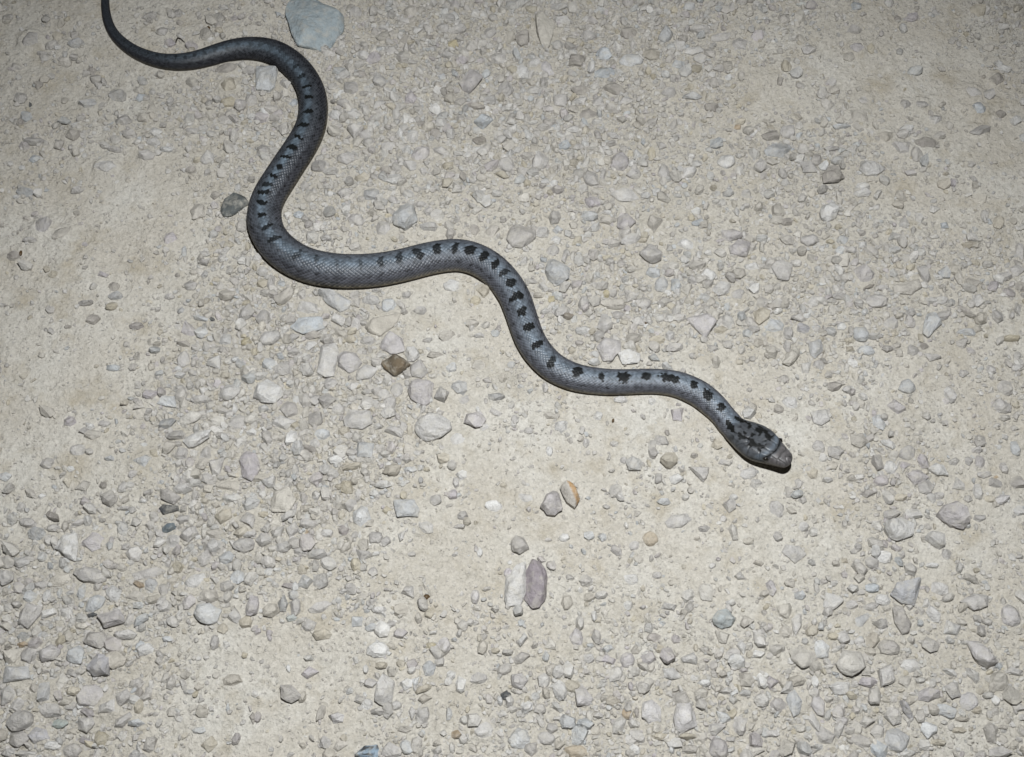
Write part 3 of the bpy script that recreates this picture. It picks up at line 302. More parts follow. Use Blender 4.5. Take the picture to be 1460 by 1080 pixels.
# dorsal blotches: x, y, length along back, half width across, darkness, side shift
BLOTCH = [(92.93, -17.93, 4.40, 2.50, 1.00, 0.00), (89.29, -9.38, 4.00, 2.30, 1.00, 0.00), (82.44, -5.22, 4.00, 2.30, 1.00, 0.00), (70.40, -3.14, 9.00, 1.70, 1.00, 0.00), (59.78, -2.79, 4.50, 2.20, 1.00, 0.00), (50.06, -3.14, 4.50, 2.20, 1.00, 0.00), (39.76, -2.44, 4.50, 2.20, 1.00, 0.00), (29.50, 0.36, 3.60, 2.40, 1.00, 0.00), (19.87, 6.00, 3.60, 2.60, 0.95, 0.00), (12.38, 12.78, 3.80, 2.70, 1.00, 0.00), (7.67, 21.08, 3.80, 2.70, 1.00, 0.00), (5.47, 29.15, 3.60, 2.70, 1.00, 0.00), (3.24, 37.33, 3.60, 2.80, 1.00, 0.00), (1.63, 45.01, 3.60, 2.80, 1.00, 0.00), (-1.97, 50.58, 3.20, 2.40, 0.90, 0.00), (-5.07, 56.35, 3.60, 2.90, 1.00, 0.00), (-10.60, 62.18, 3.80, 3.00, 1.00, 0.00), (-18.27, 65.71, 4.00, 3.00, 1.00, 0.00), (-26.91, 66.10, 4.00, 3.00, 0.95, 0.00), (-35.88, 66.10, 4.00, 3.00, 0.95, 0.00), (-45.43, 63.75, 4.00, 3.00, 0.90, 0.00), (-54.07, 60.62, 3.60, 2.80, 0.85, 0.00), (-62.21, 58.68, 3.40, 2.60, 0.80, 0.00), (-70.97, 58.29, 2.20, 2.60, 0.60, 0.00), (-81.53, 58.29, 2.20, 2.40, 0.50, 0.00), (-90.23, 59.84, 2.20, 2.40, 0.60, 0.00), (-98.65, 61.79, 2.20, 2.60, 0.70, 0.00), (-110.05, 68.66, 2.50, 2.60, 0.90, 0.00), (-114.88, 74.18, 2.50, 2.60, 0.95, 0.00), (-118.82, 80.55, 2.50, 2.60, 1.00, 0.00), (-120.84, 87.31, 2.50, 2.60, 1.00, 0.00), (-121.12, 94.48, 2.50, 2.60, 1.00, 0.00), (-120.95, 99.66, 2.20, 2.20, 0.90, 0.00), (-118.36, 104.67, 2.50, 2.60, 1.00, 0.00), (-116.47, 110.14, 2.50, 2.60, 1.00, 0.00), (-114.13, 116.52, 2.50, 2.60, 1.00, 0.00), (-111.34, 122.10, 2.50, 2.60, 1.00, 0.00), (-108.39, 128.17, 2.50, 2.60, 1.00, 0.00), (-105.52, 135.61, 2.50, 2.60, 1.00, 0.00), (-103.75, 144.04, 2.50, 2.60, 1.00, 0.00), (-102.74, 153.49, 2.50, 2.60, 1.00, 0.00), (-102.65, 161.24, 2.50, 2.60, 1.00, 0.00), (-105.08, 169.09, 2.20, 2.00, 0.80, 0.00), (-108.56, 176.09, 2.20, 1.80, 0.70, 0.00), (-112.31, 181.75, 2.20, 1.80, 0.60, 0.00), (-117.89, 186.98, 2.00, 1.60, 0.40, 0.00), (-124.07, 190.33, 2.00, 1.60, 0.30, 0.00), (-130.50, 192.26, 2.00, 1.60, 0.30, 0.00), (-136.85, 193.22, 2.00, 1.50, 0.30, 0.00), (-143.36, 192.26, 2.00, 1.50, 0.30, 0.00), (-149.82, 190.81, 2.00, 1.40, 0.35, 0.00), (-155.77, 188.42, 1.80, 1.30, 0.40, 0.00), (-160.98, 186.03, 1.80, 1.30, 0.50, 0.00), (-165.86, 184.13, 1.80, 1.30, 0.60, 0.00), (-170.85, 183.18, 1.80, 1.20, 0.60, 0.00), (-175.89, 182.70, 1.60, 1.20, 0.60, 0.00), (-181.13, 183.65, 1.60, 1.20, 0.50, 0.00), (-186.45, 185.08, 1.60, 1.10, 0.40, 0.00), (-191.48, 186.98, 1.50, 1.00, 0.40, 0.00), (-196.31, 189.85, 1.50, 1.00, 0.40, 0.00), (-200.86, 193.22, 1.40, 0.90, 0.40, 0.00), (-204.84, 197.57, 1.40, 0.80, 0.40, 0.00)]
PLACES = {'snake head': (111.7, -32.8), 'snake neck': (88.6, -10.6), 'large pale blue-grey slab': (-107.0, 213.5), 'glassy brown stone': (-53.7, 7.9), 'purple stone': (10.2, -95.4), 'orange-sided pebble': (24.9, -55.8), 'two blackish chips': (-147.4, -66.9), 'white round pebble': (156.1, 92.2), 'white triangular stone': (-188.8, -79.4), 'smooth brownish stone': (189.7, -65.3), 'pale blue-green pebble': (86.9, -109.9), 'dark slate flake': (-137.4, 94.7), 'tan faceted stone': (117.0, 32.5), 'lone four-cornered pebble': (-88.3, -140.3), 'blue speckled stone': (-56.2, -162.2), 'cream pointed stone': (17.8, 209.5), 'dark angular stone': (161.3, 114.2), 'white sand-edge stone': (-125.5, -108.4), 'cream-white crusted stone': (137.2, -128.4), 'long white gravel-edge stone': (-139.4, -30.1), 'greenish stone': (-179.0, -151.4), 'large lilac-white stone': (68.6, -149.2), 'pale faceted ridge stone': (-35.1, -23.3), 'pit': (-35.5, -100.8), 'bent twig': (-178.1, 200.6), 'husk': (-163.1, 208.5), 'fleck': (62.6, 29.2), 'flake': (-236.4, 66.6), 'crumb': (45.1, -21.3)}

# ------------------------------------------------------------------ helpers
def tag(o, label=None, cat=None, group=None, kind=None):
    if label: o['label'] = label
    if cat: o['category'] = cat
    if group: o['group'] = group
    if kind: o['kind'] = kind
    return o

def np_mesh(name, verts, faces, smooth=True, colours=None):
    """faces: (n,k) int array of equal-sized polygons."""
    me = bpy.data.meshes.new(name)
    n, k = faces.shape
    me.vertices.add(len(verts)); me.vertices.foreach_set('co', np.ascontiguousarray(verts, np.float32).ravel())
    me.loops.add(n * k); me.loops.foreach_set('vertex_index', np.ascontiguousarray(faces, np.int32).ravel())
    me.polygons.add(n)
    me.polygons.foreach_set('loop_start', np.arange(0, n * k, k, dtype=np.int32))
    me.polygons.foreach_set('use_smooth', np.full(n, smooth, bool))
    me.update(calc_edges=True)
    if colours is not None:
        a = me.attributes.new('tint', 'FLOAT_COLOR', 'POINT')
        c = np.ones((len(verts), 4), np.float32); c[:, :3] = colours
        a.data.foreach_set('color', c.ravel())
    return me

def link(name, me, mat, parent=None):
    o = bpy.data.objects.new(name, me)
    COL.objects.link(o)
    if mat: me.materials.append(mat)
    if parent: o.parent = parent
    return o

def _hash(i, j, seed):
    h = (i.astype(np.int64) * 374761393 + j.astype(np.int64) * 668265263 + seed * 1442695041) & 0x7fffffff
    h = ((h ^ (h >> 13)) * 1274126177) & 0x7fffffff
    return ((h ^ (h >> 16)) & 0xffff) / 65535.0

def vnoise(x, y, scale, seed):
    x = np.asarray(x, float) / scale; y = np.asarray(y, float) / scale
    i = np.floor(x); j = np.floor(y); u = x - i; v = y - j
    u = u * u * u * (u * (u * 6 - 15) + 10); v = v * v * v * (v * (v * 6 - 15) + 10)
    i = i.astype(np.int64); j = j.astype(np.int64)
    a = _hash(i, j, seed); b = _hash(i + 1, j, seed); c = _hash(i, j + 1, seed); d = _hash(i + 1, j + 1, seed)
    return (a * (1 - u) + b * u) * (1 - v) + (c * (1 - u) + d * u) * v - 0.5

# ------------------------------------------------------------------ materials
def new_mat(name):
    m = bpy.data.materials.new(name); m.use_nodes = True
    nt = m.node_tree
    return m, nt, nt.nodes['Principled BSDF']

def N(nt, kind, **kw):
    n = nt.nodes.new(kind)
    for k, v in kw.items(): setattr(n, k, v)
    return n

def noise_node(nt, scale, detail=3, rough=0.55, dist=0.0):
    tc = nt.nodes.get('OC') or N(nt, 'ShaderNodeTexCoord', name='OC')
    g = nt.nodes.get('GEO') or N(nt, 'ShaderNodeNewGeometry', name='GEO')
    n = N(nt, 'ShaderNodeTexNoise')
    n.inputs['Scale'].default_value = scale; n.inputs['Detail'].default_value = detail
    n.inputs['Roughness'].default_value = rough; n.inputs['Distortion'].default_value = dist
    nt.links.new(g.outputs['Position'], n.inputs['Vector'])
    return n

def ramp(nt, src, lo, hi, c0=(0, 0, 0, 1), c1=(1, 1, 1, 1)):
    r = N(nt, 'ShaderNodeValToRGB')
    r.color_ramp.elements[0].position = lo; r.color_ramp.elements[1].position = hi
    r.color_ramp.elements[0].color = c0; r.color_ramp.elements[1].color = c1
    nt.links.new(src, r.inputs[0]); return r

def mix(nt, fac, a, b, mode='MIX'):
    m = N(nt, 'ShaderNodeMix', data_type='RGBA', blend_type=mode)
    for s, v in ((m.inputs[0], fac), (m.inputs[6], a), (m.inputs[7], b)):
        if hasattr(v, 'is_linked') or hasattr(v, 'links'): nt.links.new(v, s)
        elif isinstance(v, (int, float)): s.default_value = v
        else: s.default_value = (*v, 1)
    return m.outputs[2]

def bump(nt, src, strength, dist, prev=None):
    b = N(nt, 'ShaderNodeBump')
    b.inputs['Strength'].default_value = strength; b.inputs['Distance'].default_value = dist
    nt.links.new(src, b.inputs['Height'])
    if prev: nt.links.new(prev, b.inputs['Normal'])
    return b.outputs[0]

SAND = (0.488, 0.460, 0.402)
def sand_material():
    m, nt, p = new_mat('sandy_soil')
    big = ramp(nt, noise_node(nt, 22, 4).outputs[0], 0.40, 0.66)
    c = mix(nt, big.outputs[0], SAND, (0.535, 0.518, 0.470))
    br = ramp(nt, noise_node(nt, 60, 4, .6).outputs[0], 0.52, 0.72)
    c = mix(nt, br.outputs[0], c, (0.415, 0.378, 0.305))
    at = N(nt, 'ShaderNodeAttribute', attribute_name='tint')
    c = mix(nt, at.outputs['Fac'], c, (0.455, 0.430, 0.375))
    sp = ramp(nt, noise_node(nt, 900, 2, .6).outputs[0], 0.30, 0.70, (.87, .87, .87, 1), (1.08, 1.08, 1.08, 1))
    c = mix(nt, 1.0, c, sp.outputs[0], 'MULTIPLY')
    vo = N(nt, 'ShaderNodeTexVoronoi'); vo.inputs['Scale'].default_value = 520
    nt.links.new(nt.nodes['GEO'].outputs['Position'], vo.inputs['Vector'])
    gr = ramp(nt, vo.outputs['Color'], 0.15, 0.95, (.86, .85, .83, 1), (1.10, 1.10, 1.11, 1))
    c = mix(nt, 0.55, c, gr.outputs[0], 'MULTIPLY')
    nt.links.new(c, p.inputs['Base Color'])
    p.inputs['Roughness'].default_value = 0.95
    p.inputs['Diffuse Roughness'].default_value = 0.4
    p.inputs['Specular IOR Level'].default_value = 0.15
    b = bump(nt, noise_node(nt, 330, 4, .65).outputs[0], 0.9, 0.0026)
    b = bump(nt, vo.outputs['Distance'], 0.6, 0.0007, b)
    b = bump(nt, noise_node(nt, 1300, 3, .7).outputs[0], 0.8, 0.0006, b)
    nt.links.new(b, p.inputs['Normal'])
    return m

def stone_material():
    m, nt, p = new_mat('limestone')
    at = N(nt, 'ShaderNodeAttribute', attribute_name='tint')
    v1 = ramp(nt, noise_node(nt, 170, 4, .6, .4).outputs[0], 0.3, 0.72, (.74, .735, .73, 1), (1.12, 1.12, 1.12, 1))
    c = mix(nt, 1.0, at.outputs['Color'], v1.outputs[0], 'MULTIPLY')
    v2 = ramp(nt, noise_node(nt, 1400, 2, .6).outputs[0], 0.3, 0.7, (.9, .9, .9, 1), (1.08, 1.08, 1.08, 1))
    c = mix(nt, 1.0, c, v2.outputs[0], 'MULTIPLY')
    dust = ramp(nt, noise_node(nt, 260, 5, .65).outputs[0], 0.46, 0.70, (0.06, 0.06, 0.06, 1), (0.62, 0.62, 0.62, 1))
    c = mix(nt, dust.outputs[0], c, (0.49, 0.464, 0.402))
    nt.links.new(c, p.inputs['Base Color'])
    rr = ramp(nt, dust.outputs[0], 0.0, 0.6, (.52, .52, .52, 1), (.9, .9, .9, 1))
    nt.links.new(rr.outputs[0], p.inputs['Roughness'])
    p.inputs['Diffuse Roughness'].default_value = 0.1
    p.inputs['Specular IOR Level'].default_value = 0.42
    b = bump(nt, noise_node(nt, 420, 5, .65).outputs[0], 0.9, 0.0016)
    b = bump(nt, noise_node(nt, 2200, 2, .6).outputs[0], 0.8, 0.0004, b)
    nt.links.new(b, p.inputs['Normal'])
    return m

def skin_material():
    m, nt, p = new_mat('snake_skin')
    at = N(nt, 'ShaderNodeAttribute', attribute_name='tint')
    v = ramp(nt, noise_node(nt, 420, 3, .6).outputs[0], 0.3, 0.7, (.82, .82, .82, 1), (1.15, 1.15, 1.15, 1))
    c = mix(nt, 1.0, at.outputs['Color'], v.outputs[0], 'MULTIPLY')
    nt.links.new(c, p.inputs['Base Color'])
    p.inputs['Roughness'].default_value = 0.43
    sl = ramp(nt, at.outputs['Color'], 0.012, 0.05, (.08, .08, .08, 1), (.42, .42, .42, 1))
    nt.links.new(sl.outputs[0], p.inputs['Specular IOR Level'])
    b = bump(nt, noise_node(nt, 2500, 2).outputs[0], 0.15, 0.0002)
    nt.links.new(b, p.inputs['Normal'])
    return m

def plain(name, col, rough=.6, spec=.4):
    m, nt, p = new_mat(name)
    v = ramp(nt, noise_node(nt, 900, 3, .6).outputs[0], 0.3, 0.7, (.7, .7, .7, 1), (1.2, 1.2, 1.2, 1))
    c = mix(nt, 1.0, col, v.outputs[0], 'MULTIPLY')
    nt.links.new(c, p.inputs['Base Color'])
    p.inputs['Roughness'].default_value = rough; p.inputs['Specular IOR Level'].default_value = spec
    return m

MAT_SAND, MAT_STONE, MAT_SKIN = sand_material(), stone_material(), skin_material()

# ------------------------------------------------------------------ snake path
def resample(P, step):
    """Catmull-Rom through the rows of P, smoothed, then even spacing (mm)."""
    P = np.asarray(P, float); Q = np.vstack([2 * P[0] - P[1], P, 2 * P[-1] - P[-2]]); out = []
    for i in range(1, len(Q) - 2):
        for t in np.arange(0, 1, 0.05):
            a, b, c, d = Q[i - 1], Q[i], Q[i + 1], Q[i + 2]
            out.append(0.5 * (2 * b + (c - a) * t + (2 * a - 5 * b + 4 * c - d) * t * t + (3 * b - a - 3 * c + d) * t ** 3))
    out.append(P[-1]); out = np.array(out)
    k = np.exp(-np.linspace(-2, 2, 41) ** 2); k /= k.sum()
    pad = np.vstack([2 * out[0] - out[20:0:-1], out, 2 * out[-1] - out[-2:-22:-1]])
    sm = np.stack([np.convolve(pad[:, j], k, 'valid') for j in range(P.shape[1])], 1)
    s = np.r_[0, np.cumsum(np.linalg.norm(np.diff(sm[:, :3], axis=0), axis=1))]
    g = np.arange(0, s[-1], step)
    return np.stack([np.interp(g, s, sm[:, j]) for j in range(P.shape[1])], 1), g

SINK = 0.35
body_pts = [(x, y, r * 0.80 - SINK, r) for x, y, r in SPINE]
head_pts = [(x, y, z, 0.0) for x, y, z in HEAD[1:]]
PATH, PS = resample(body_pts + head_pts, 0.30)
NECK = np.argmin(np.hypot(PATH[:, 0] - HEAD[0][0], PATH[:, 1] - HEAD[0][1]))
PXY = PATH[::12, :2]; PR = np.where(np.arange(len(PATH)) < NECK, PATH[:, 3], 7.0)[::12]

def snake_gap(x, y):
    """distance (mm) from the edge of the snake's body, and the index along it."""
    x = np.atleast_1d(x); y = np.atleast_1d(y)
    out = np.empty(len(x)); idx = np.empty(len(x), int)
    for a in range(0, len(x), 20000):
        d = np.hypot(x[a:a + 20000, None] - PXY[None, :, 0], y[a:a + 20000, None] - PXY[None, :, 1]) - PR[None]
        idx[a:a + 20000] = d.argmin(1) * 12; out[a:a + 20000] = d.min(1)
    return out, idx

# ------------------------------------------------------------------ ground
SEED_PIT = tuple(PLACES['pit'])
def ground_z(x, y, gap=None):
    """height of the soil in mm, x and y in mm"""
    z = 2.6 * vnoise(x, y, 55, 1) + 1.3 * vnoise(x, y, 21, 2) + 1.0 * vnoise(x, y, 8, 3) + 0.6 * vnoise(x, y, 3.4, 4) + 0.38 * vnoise(x, y, 1.8, 5)
    if gap is None: gap = snake_gap(x, y)[0]
    f = 1 - np.exp(-(np.clip(gap + 5, 0, None) / 9.0) ** 2)
    z = z * f
    d2 = (x - SEED_PIT[0]) ** 2 + (y - SEED_PIT[1]) ** 2
    return z - 2.2 * np.exp(-d2 / 2.6)

COVER = np.array([[int(c) for c in l] for l in GRAVEL], float)
def cover(x, y):
    g = COVER
    u = np.clip((np.asarray(x) + 320) / 20, 0, g.shape[1] - 1.001); v = np.clip((np.asarray(y) + 200) / 20, 0, g.shape[0] - 1.001)
    i = np.int64(u); j = np.int64(v); u = u - i; v = v - j
    return g[j, i] * (1 - u) * (1 - v) + g[j, i + 1] * u * (1 - v) + g[j + 1, i] * (1 - u) * v + g[j + 1, i + 1] * u * v

# ------------------------------------------------------------------ surveyed stones
plainrows = []
for part in STONES.replace('\n', ';').split(';'):
    f = part.split()
    if f: plainrows.append((*map(float, f[:5]), f[5]))
camv = np.array(cam.location) * 1000
def shows(r):
    return r[2] * r[3] / ((r[0] - camv[0]) ** 2 + (r[1] - camv[1]) ** 2 + camv[2] ** 2)
plainrows.sort(key=shows, reverse=True)
N_SINGLE = 298 - len(OUTLINED)
singles, lesser = plainrows[:N_SINGLE], plainrows[N_SINGLE:]

BEDDED = []
for k, r in enumerate(plainrows[:420]):
    cv = float(cover(r[0], r[1]))
    if (cv < 4 and k % 4) or (cv >= 4 and k % 3 == 0):
        BEDDED.append((r[0], r[1], .25 * (r[2] + r[3]), .16 * r[3] * (1.3 if cv < 3 else 1)))

def axis(lo, hi, step, far):
    a = np.arange(lo, hi + step * .5, step)
    g, ext, d = step, [], 0.0
    while d < far:
        g *= 1.22; d += g; ext.append(d)
    ext = np.array(ext)
    return np.r_[(lo - ext)[::-1], a, a[-1] + ext]

gx = axis(-304, 304, 1.12, 60000); gy = axis(-188, 252, 1.12, 60000)
X, Y = np.meshgrid(gx, gy)
xf, yf = X.ravel(), Y.ravel()
# gap on a coarse 3 mm lattice, then bilinear
cx = np.arange(-345, 346, 3.0); cy = np.arange(-231, 316, 3.0)
CX, CY = np.meshgrid(cx, cy)
CG = snake_gap(CX.ravel(), CY.ravel())[0].reshape(CX.shape)
def gap_at(x, y):
    u = np.clip((x - cx[0]) / 3.0, 0, len(cx) - 1.001); v = np.clip((y - cy[0]) / 3.0, 0, len(cy) - 1.001)
    i = u.astype(int); j = v.astype(int); u = u - i; v = v - j
    return CG[j, i] * (1 - u) * (1 - v) + CG[j, i + 1] * u * (1 - v) + CG[j + 1, i] * (1 - u) * v + CG[j + 1, i + 1] * u * v
zf = ground_z(xf, yf, gap_at(xf, yf))
nx, ny = len(gx), len(gy)
I = np.arange(nx * ny).reshape(ny, nx)
F4 = np.stack([I[:-1, :-1], I[:-1, 1:], I[1:, 1:], I[1:, :-1]], -1).reshape(-1, 4)
cvf = np.clip((cover(xf, yf) + 2.5 * vnoise(xf, yf, 18, 43) + 1.6 * vnoise(xf, yf, 7, 44) - 2.4) / 4.2, 0, 1)
# soil banked up against the bedded stones
Z = zf.reshape(ny, nx)
for bx, by, br, bh in BEDDED:
    i0, i1 = np.searchsorted(gx, (bx - 2.2 * br, bx + 2.2 * br)); j0, j1 = np.searchsorted(gy, (by - 2.2 * br, by + 2.2 * br))
    if i1 <= i0 or j1 <= j0: continue
    dd = np.hypot(X[j0:j1, i0:i1] - bx, Y[j0:j1, i0:i1] - by)
    Z[j0:j1, i0:i1] += bh * np.exp(-((dd - br * .85) / (br * .42)) ** 2)
zf = Z.ravel()
ground = link('ground', np_mesh('ground', np.stack([xf, yf, zf], 1) * 0.001, F4, True, np.repeat(cvf[:, None], 3, 1)), MAT_SAND)
tag(ground, 'pale sandy ground of a gravel track', 'ground', kind='structure')

# ------------------------------------------------------------------ stone shapes
TINT = dict(w=(.645, .64, .625), g=(.55, .538, .52), m=(.468, .452, .435), d=(.33, .305, .278), b=(.44, .475, .505),
            t=(.48, .435, .345), y=(.43, .37, .22), r=(.105, .078, .045), p=(.44, .41, .43), k=(.055, .062, .070),
            n=(.35, .41, .39), o=(.42, .31, .19), P=(.27, .238, .258), s=(.20, .30, .40), B=(.11, .15, .18), K=(.075, .088, .09), S=(.335, .395, .42))
def tint(code):
    a = np.array(TINT[code[0]])
    if len(code) > 1: a = a * .6 + np.array(TINT[code[1]]) * .4
    return a * .84 + np.array((.47, .452, .41)) * .16 if code[0] not in 'rkPBKS' else a

def hull_stone(name, outline, h, sink, rnd, seed, bev=0.10, fine=True):
    """angular worn stone with a given plan outline (local mm); h above its base plane, sink below it"""
    rs = random.Random(seed)
    cx0 = sum(p[0] for p in outline) / len(outline); cy0 = sum(p[1] for p in outline) / len(outline)
    size = min(max(p[0] for p in outline) - min(p[0] for p in outline), max(p[1] for p in outline) - min(p[1] for p in outline))
    ta, tm = rs.uniform(0, 6.28), rs.uniform(0.1, 0.6)
    sx, sy = rs.uniform(-.12, .12), rs.uniform(-.12, .12)
    bm = bmesh.new()
    far = max(math.hypot(p[0] - cx0, p[1] - cy0) for p in outline)
    for x, y in outline:
        dx, dy = x - cx0, y - cy0
        bm.verts.new((dx, dy, h * rs.uniform(0.22, 0.55)))
        if rs.random() < .8: bm.verts.new((dx * .80, dy * .80, -sink * rs.uniform(.3, 1)))
        k = rs.uniform(0.34, 0.86) if rnd < .5 else rs.uniform(.60, .80)
        ux, uy = dx * k + sx * far, dy * k + sy * far
        tilt = (ux * math.cos(ta) + uy * math.sin(ta)) / far * tm
        bm.verts.new((ux, uy, h * (0.84 + tilt * 1.0 + rs.uniform(-.12, .12))))
    for k in range(2):
        bm.verts.new((rs.uniform(-.28, .28) * far, rs.uniform(-.28, .28) * far, h * rs.uniform(.95, 1.10)))
    r = bmesh.ops.convex_hull(bm, input=bm.verts)
    junk = [g for g in r['geom_interior'] + r['geom_unused'] if isinstance(g, bmesh.types.BMVert)]
    bmesh.ops.delete(bm, geom=list(set(junk)), context='VERTS')
    bmesh.ops.dissolve_limit(bm, angle_limit=R(11), verts=bm.verts, edges=bm.edges)
    if bev: bmesh.ops.bevel(bm, geom=bm.edges[:], offset=size * bev * (.36 + 1.4 * rnd), offset_type='OFFSET', segments=2 if fine else 1, profile=.5, affect='EDGES', clamp_overlap=True)
    bmesh.ops.triangulate(bm, faces=bm.faces)
    if fine:
        bmesh.ops.subdivide_edges(bm, edges=[e for e in bm.edges if e.calc_length() > size * .12], cuts=1, use_grid_fill=True)
        bmesh.ops.triangulate(bm, faces=bm.faces)
        off = Vector((seed * 1.37 % 97, seed * 2.11 % 89, 3))
        bm.normal_update()
        mv = [(v, v.normal * (mnoise.noise(v.co / size * 2.6 + off) * size * .06 + mnoise.noise(v.co / size * 6 + off) * size * .034)) for v in bm.verts]
        for v, d in mv: v.co += d
    bmesh.ops.recalc_face_normals(bm, faces=bm.faces)
    for f in bm.faces: f.smooth = True
    me = bpy.data.meshes.new(name)
    bm.to_mesh(me); bm.free()
    if fine: me.set_sharp_from_angle(angle=R(20 + 25 * rnd))
    return me

def free_outline(L, W, rs, rnd):
    n = rs.randint(4, 7) if rnd < .5 else rs.randint(8, 10)
    a0 = rs.uniform(0, 6.28); out = []
    for i in range(n):
        a = a0 + (i + rs.uniform(-.30, .30)) * 6.283 / n
        k = rs.uniform(.82, 1.14) if rnd < .5 else rs.uniform(.95, 1.05)
        out.append((math.cos(a) * L * .52 * k, math.sin(a) * W * .52 * k))
    return out

def paint(me, rgb, fn=None):
    a = me.attributes.new('tint', 'FLOAT_COLOR', 'POINT')
    n = len(me.vertices); c = np.ones((n, 4), np.float32); c[:, :3] = rgb
    if fn:
        co = np.empty(n * 3, np.float32); me.vertices.foreach_get('co', co); c[:, :3] = fn(co.reshape(-1, 3), c[:, :3])
    a.data.foreach_set('color', c.ravel())

WORD = dict(w='white', g='pale grey', m='grey', d='dark brownish-grey', b='blue-grey', t='beige', y='yellow-ochre', r='brown',
            p='mauve-grey', k='blackish', n='greenish', o='orange-tan', P='purple', s='blue', B='dark blue', K='dark slate', S='pale blue-grey')
ADJ = dict(w='whitish', g='pale', m='greyish', d='dark', b='bluish', t='beige-tinged', y='yellowish', r='rusty', p='mauve-tinged', n='greenish', o='orange-tinged')
def colour_word(c):
    return WORD[c[0]] if len(c) == 1 or c[1] == c[0] else ADJ[c[1]] + ' ' + WORD[c[0]]
def body_part(i):
    f = i / NECK
    return ('head' if f >= 1 else 'neck' if f > .9 else 'front bend' if f > .72 else 'middle bend' if f > .52 else 'long bend at mid body' if f > .34 else 'rear curve' if f > .16 else 'tail')
def context(x, y, L, two=False):
    g, i = snake_gap(x, y)
    if g[0] < L * .5 + 4 and not two: return 'right beside the snake\'s ' + body_part(i[0])
    ks = sorted((kk for kk in PLACES if ' ' in kk), key=lambda q: math.hypot(PLACES[q][0] - x, PLACES[q][1] - y))
    d = math.hypot(PLACES[ks[0]][0] - x, PLACES[ks[0]][1] - y)
    bed = 'on sand ' if cover(x, y) < 3.6 else 'in gravel '
    if two: return 'between the %s and the %s' % (ks[0], ks[1])
    return bed + ('next to the ' if d < 17 else 'near the ' if d < 38 else 'some way from the ') + ks[0]

taken = []          # circles (x, y, r) already occupied by a surveyed stone
def place(o, x, y, z):
    o.location = (x * .001, y * .001, z * .001); o.scale = (.001, .001, .001)

n = 0
for name, label, code, h, outl in OUTLINED:
    n += 1
    mx = sum(p[0] for p in outl) / len(outl); my = sum(p[1] for p in outl) / len(outl)
    loc = [(p[0] - mx, p[1] - my) for p in outl]
    h *= 1.25
    me = hull_stone(name, loc, h, h * .45 + 1.0, .55 if code == 'r' else .1, n * 17 + 3, .07)
    rgb = tint(code)
    fn = None
    if 'orange-tan flank' in label:
        fn = lambda co, c: np.where((co[:, :1] * .8 + co[:, 1:2] * .35 > .35) & (co[:, 2:3] < 99), np.array((.40, .235, .095)), c)
    if 'glassy dark brown' in label:
        fn = lambda co, c: c * (1 + 1.3 * np.clip(vnoise(co[:, 0] + co[:, 2] * .7, co[:, 1], 2.6, 9)[:, None] + .1, 0, 1) * np.array((1.1, 1.0, .8)))
    if 'speckled with black' in label:
        fn = lambda co, c: c * np.where(vnoise(co[:, 0] + co[:, 2], co[:, 1], .9, 8)[:, None] > .1, .12, 1.1)
    paint(me, rgb, fn)
    o = link(name, me, MAT_STONE)
    place(o, mx, my, float(ground_z(np.array([mx]), np.array([my]))[0]) - .04 * h)
    tag(o, label, 'stone', 'stones lying on the track')
    taken.append((mx, my, .46 * max(max(p[0] for p in loc) - min(p[0] for p in loc), max(p[1] for p in loc) - min(p[1] for p in loc))))

def single_geometry(r, seed):
    rs = random.Random(seed); x, y, L, W, a, code = r
    rnd = .7 if rs.random() < .16 else .1
    outl = free_outline(L, W, rs, rnd); ca, sa = math.cos(R(a)), math.sin(R(a))
    outl = [(px * ca - py * sa, px * sa + py * ca) for px, py in outl]
    cv = float(cover(x, y))
    h = W * rs.uniform(.40, .68) * (0.75 if cv < 3 else 1.0)
    return rs, rnd, outl, h, cv

sizes = [r[2] for r in singles]; q1, q2 = np.quantile(sizes, .33), np.quantile(sizes, .75)
used = set()
for r in singles:
    n += 1
    x, y, L, W, a, code = r
    rs, rnd, outl, h, cv = single_geometry(r, n * 29 + 5)
    me = hull_stone('stone', outl, h, h * .6 + 1.0, rnd, n * 29 + 5, .075 + .03 * rnd)
    paint(me, tint(code) * rs.uniform(.90, 1.08))
    o = link('stone', me, MAT_STONE)
    place(o, x, y, float(ground_z(np.array([x]), np.array([y]))[0]) - h * rs.uniform(-.04, .26) * (1.6 if cv < 3 else 1))
    size = 'small' if L < q1 else 'medium-sized' if L < q2 else 'large'
    shape = ('long ' if L > 1.55 * W else '') + ('rounded' if rnd > .5 else 'angular')
    text = '%s %s %s stone ' % (size, shape, colour_word(code))
    label = text + context(x, y, L)
    if label in used: label = text + context(x, y, L, True)
    if label in used: label = text + ('of low height ' if h < .5 * W else 'standing tall ') + context(x, y, L)
    if len(label.split()) > 16: label = text + context(x, y, L)
    used.add(label)
    tag(o, label, 'stone', 'stones lying on the track')
    taken.append((x, y, .40 * (L + W) * .5 + .1 * L))

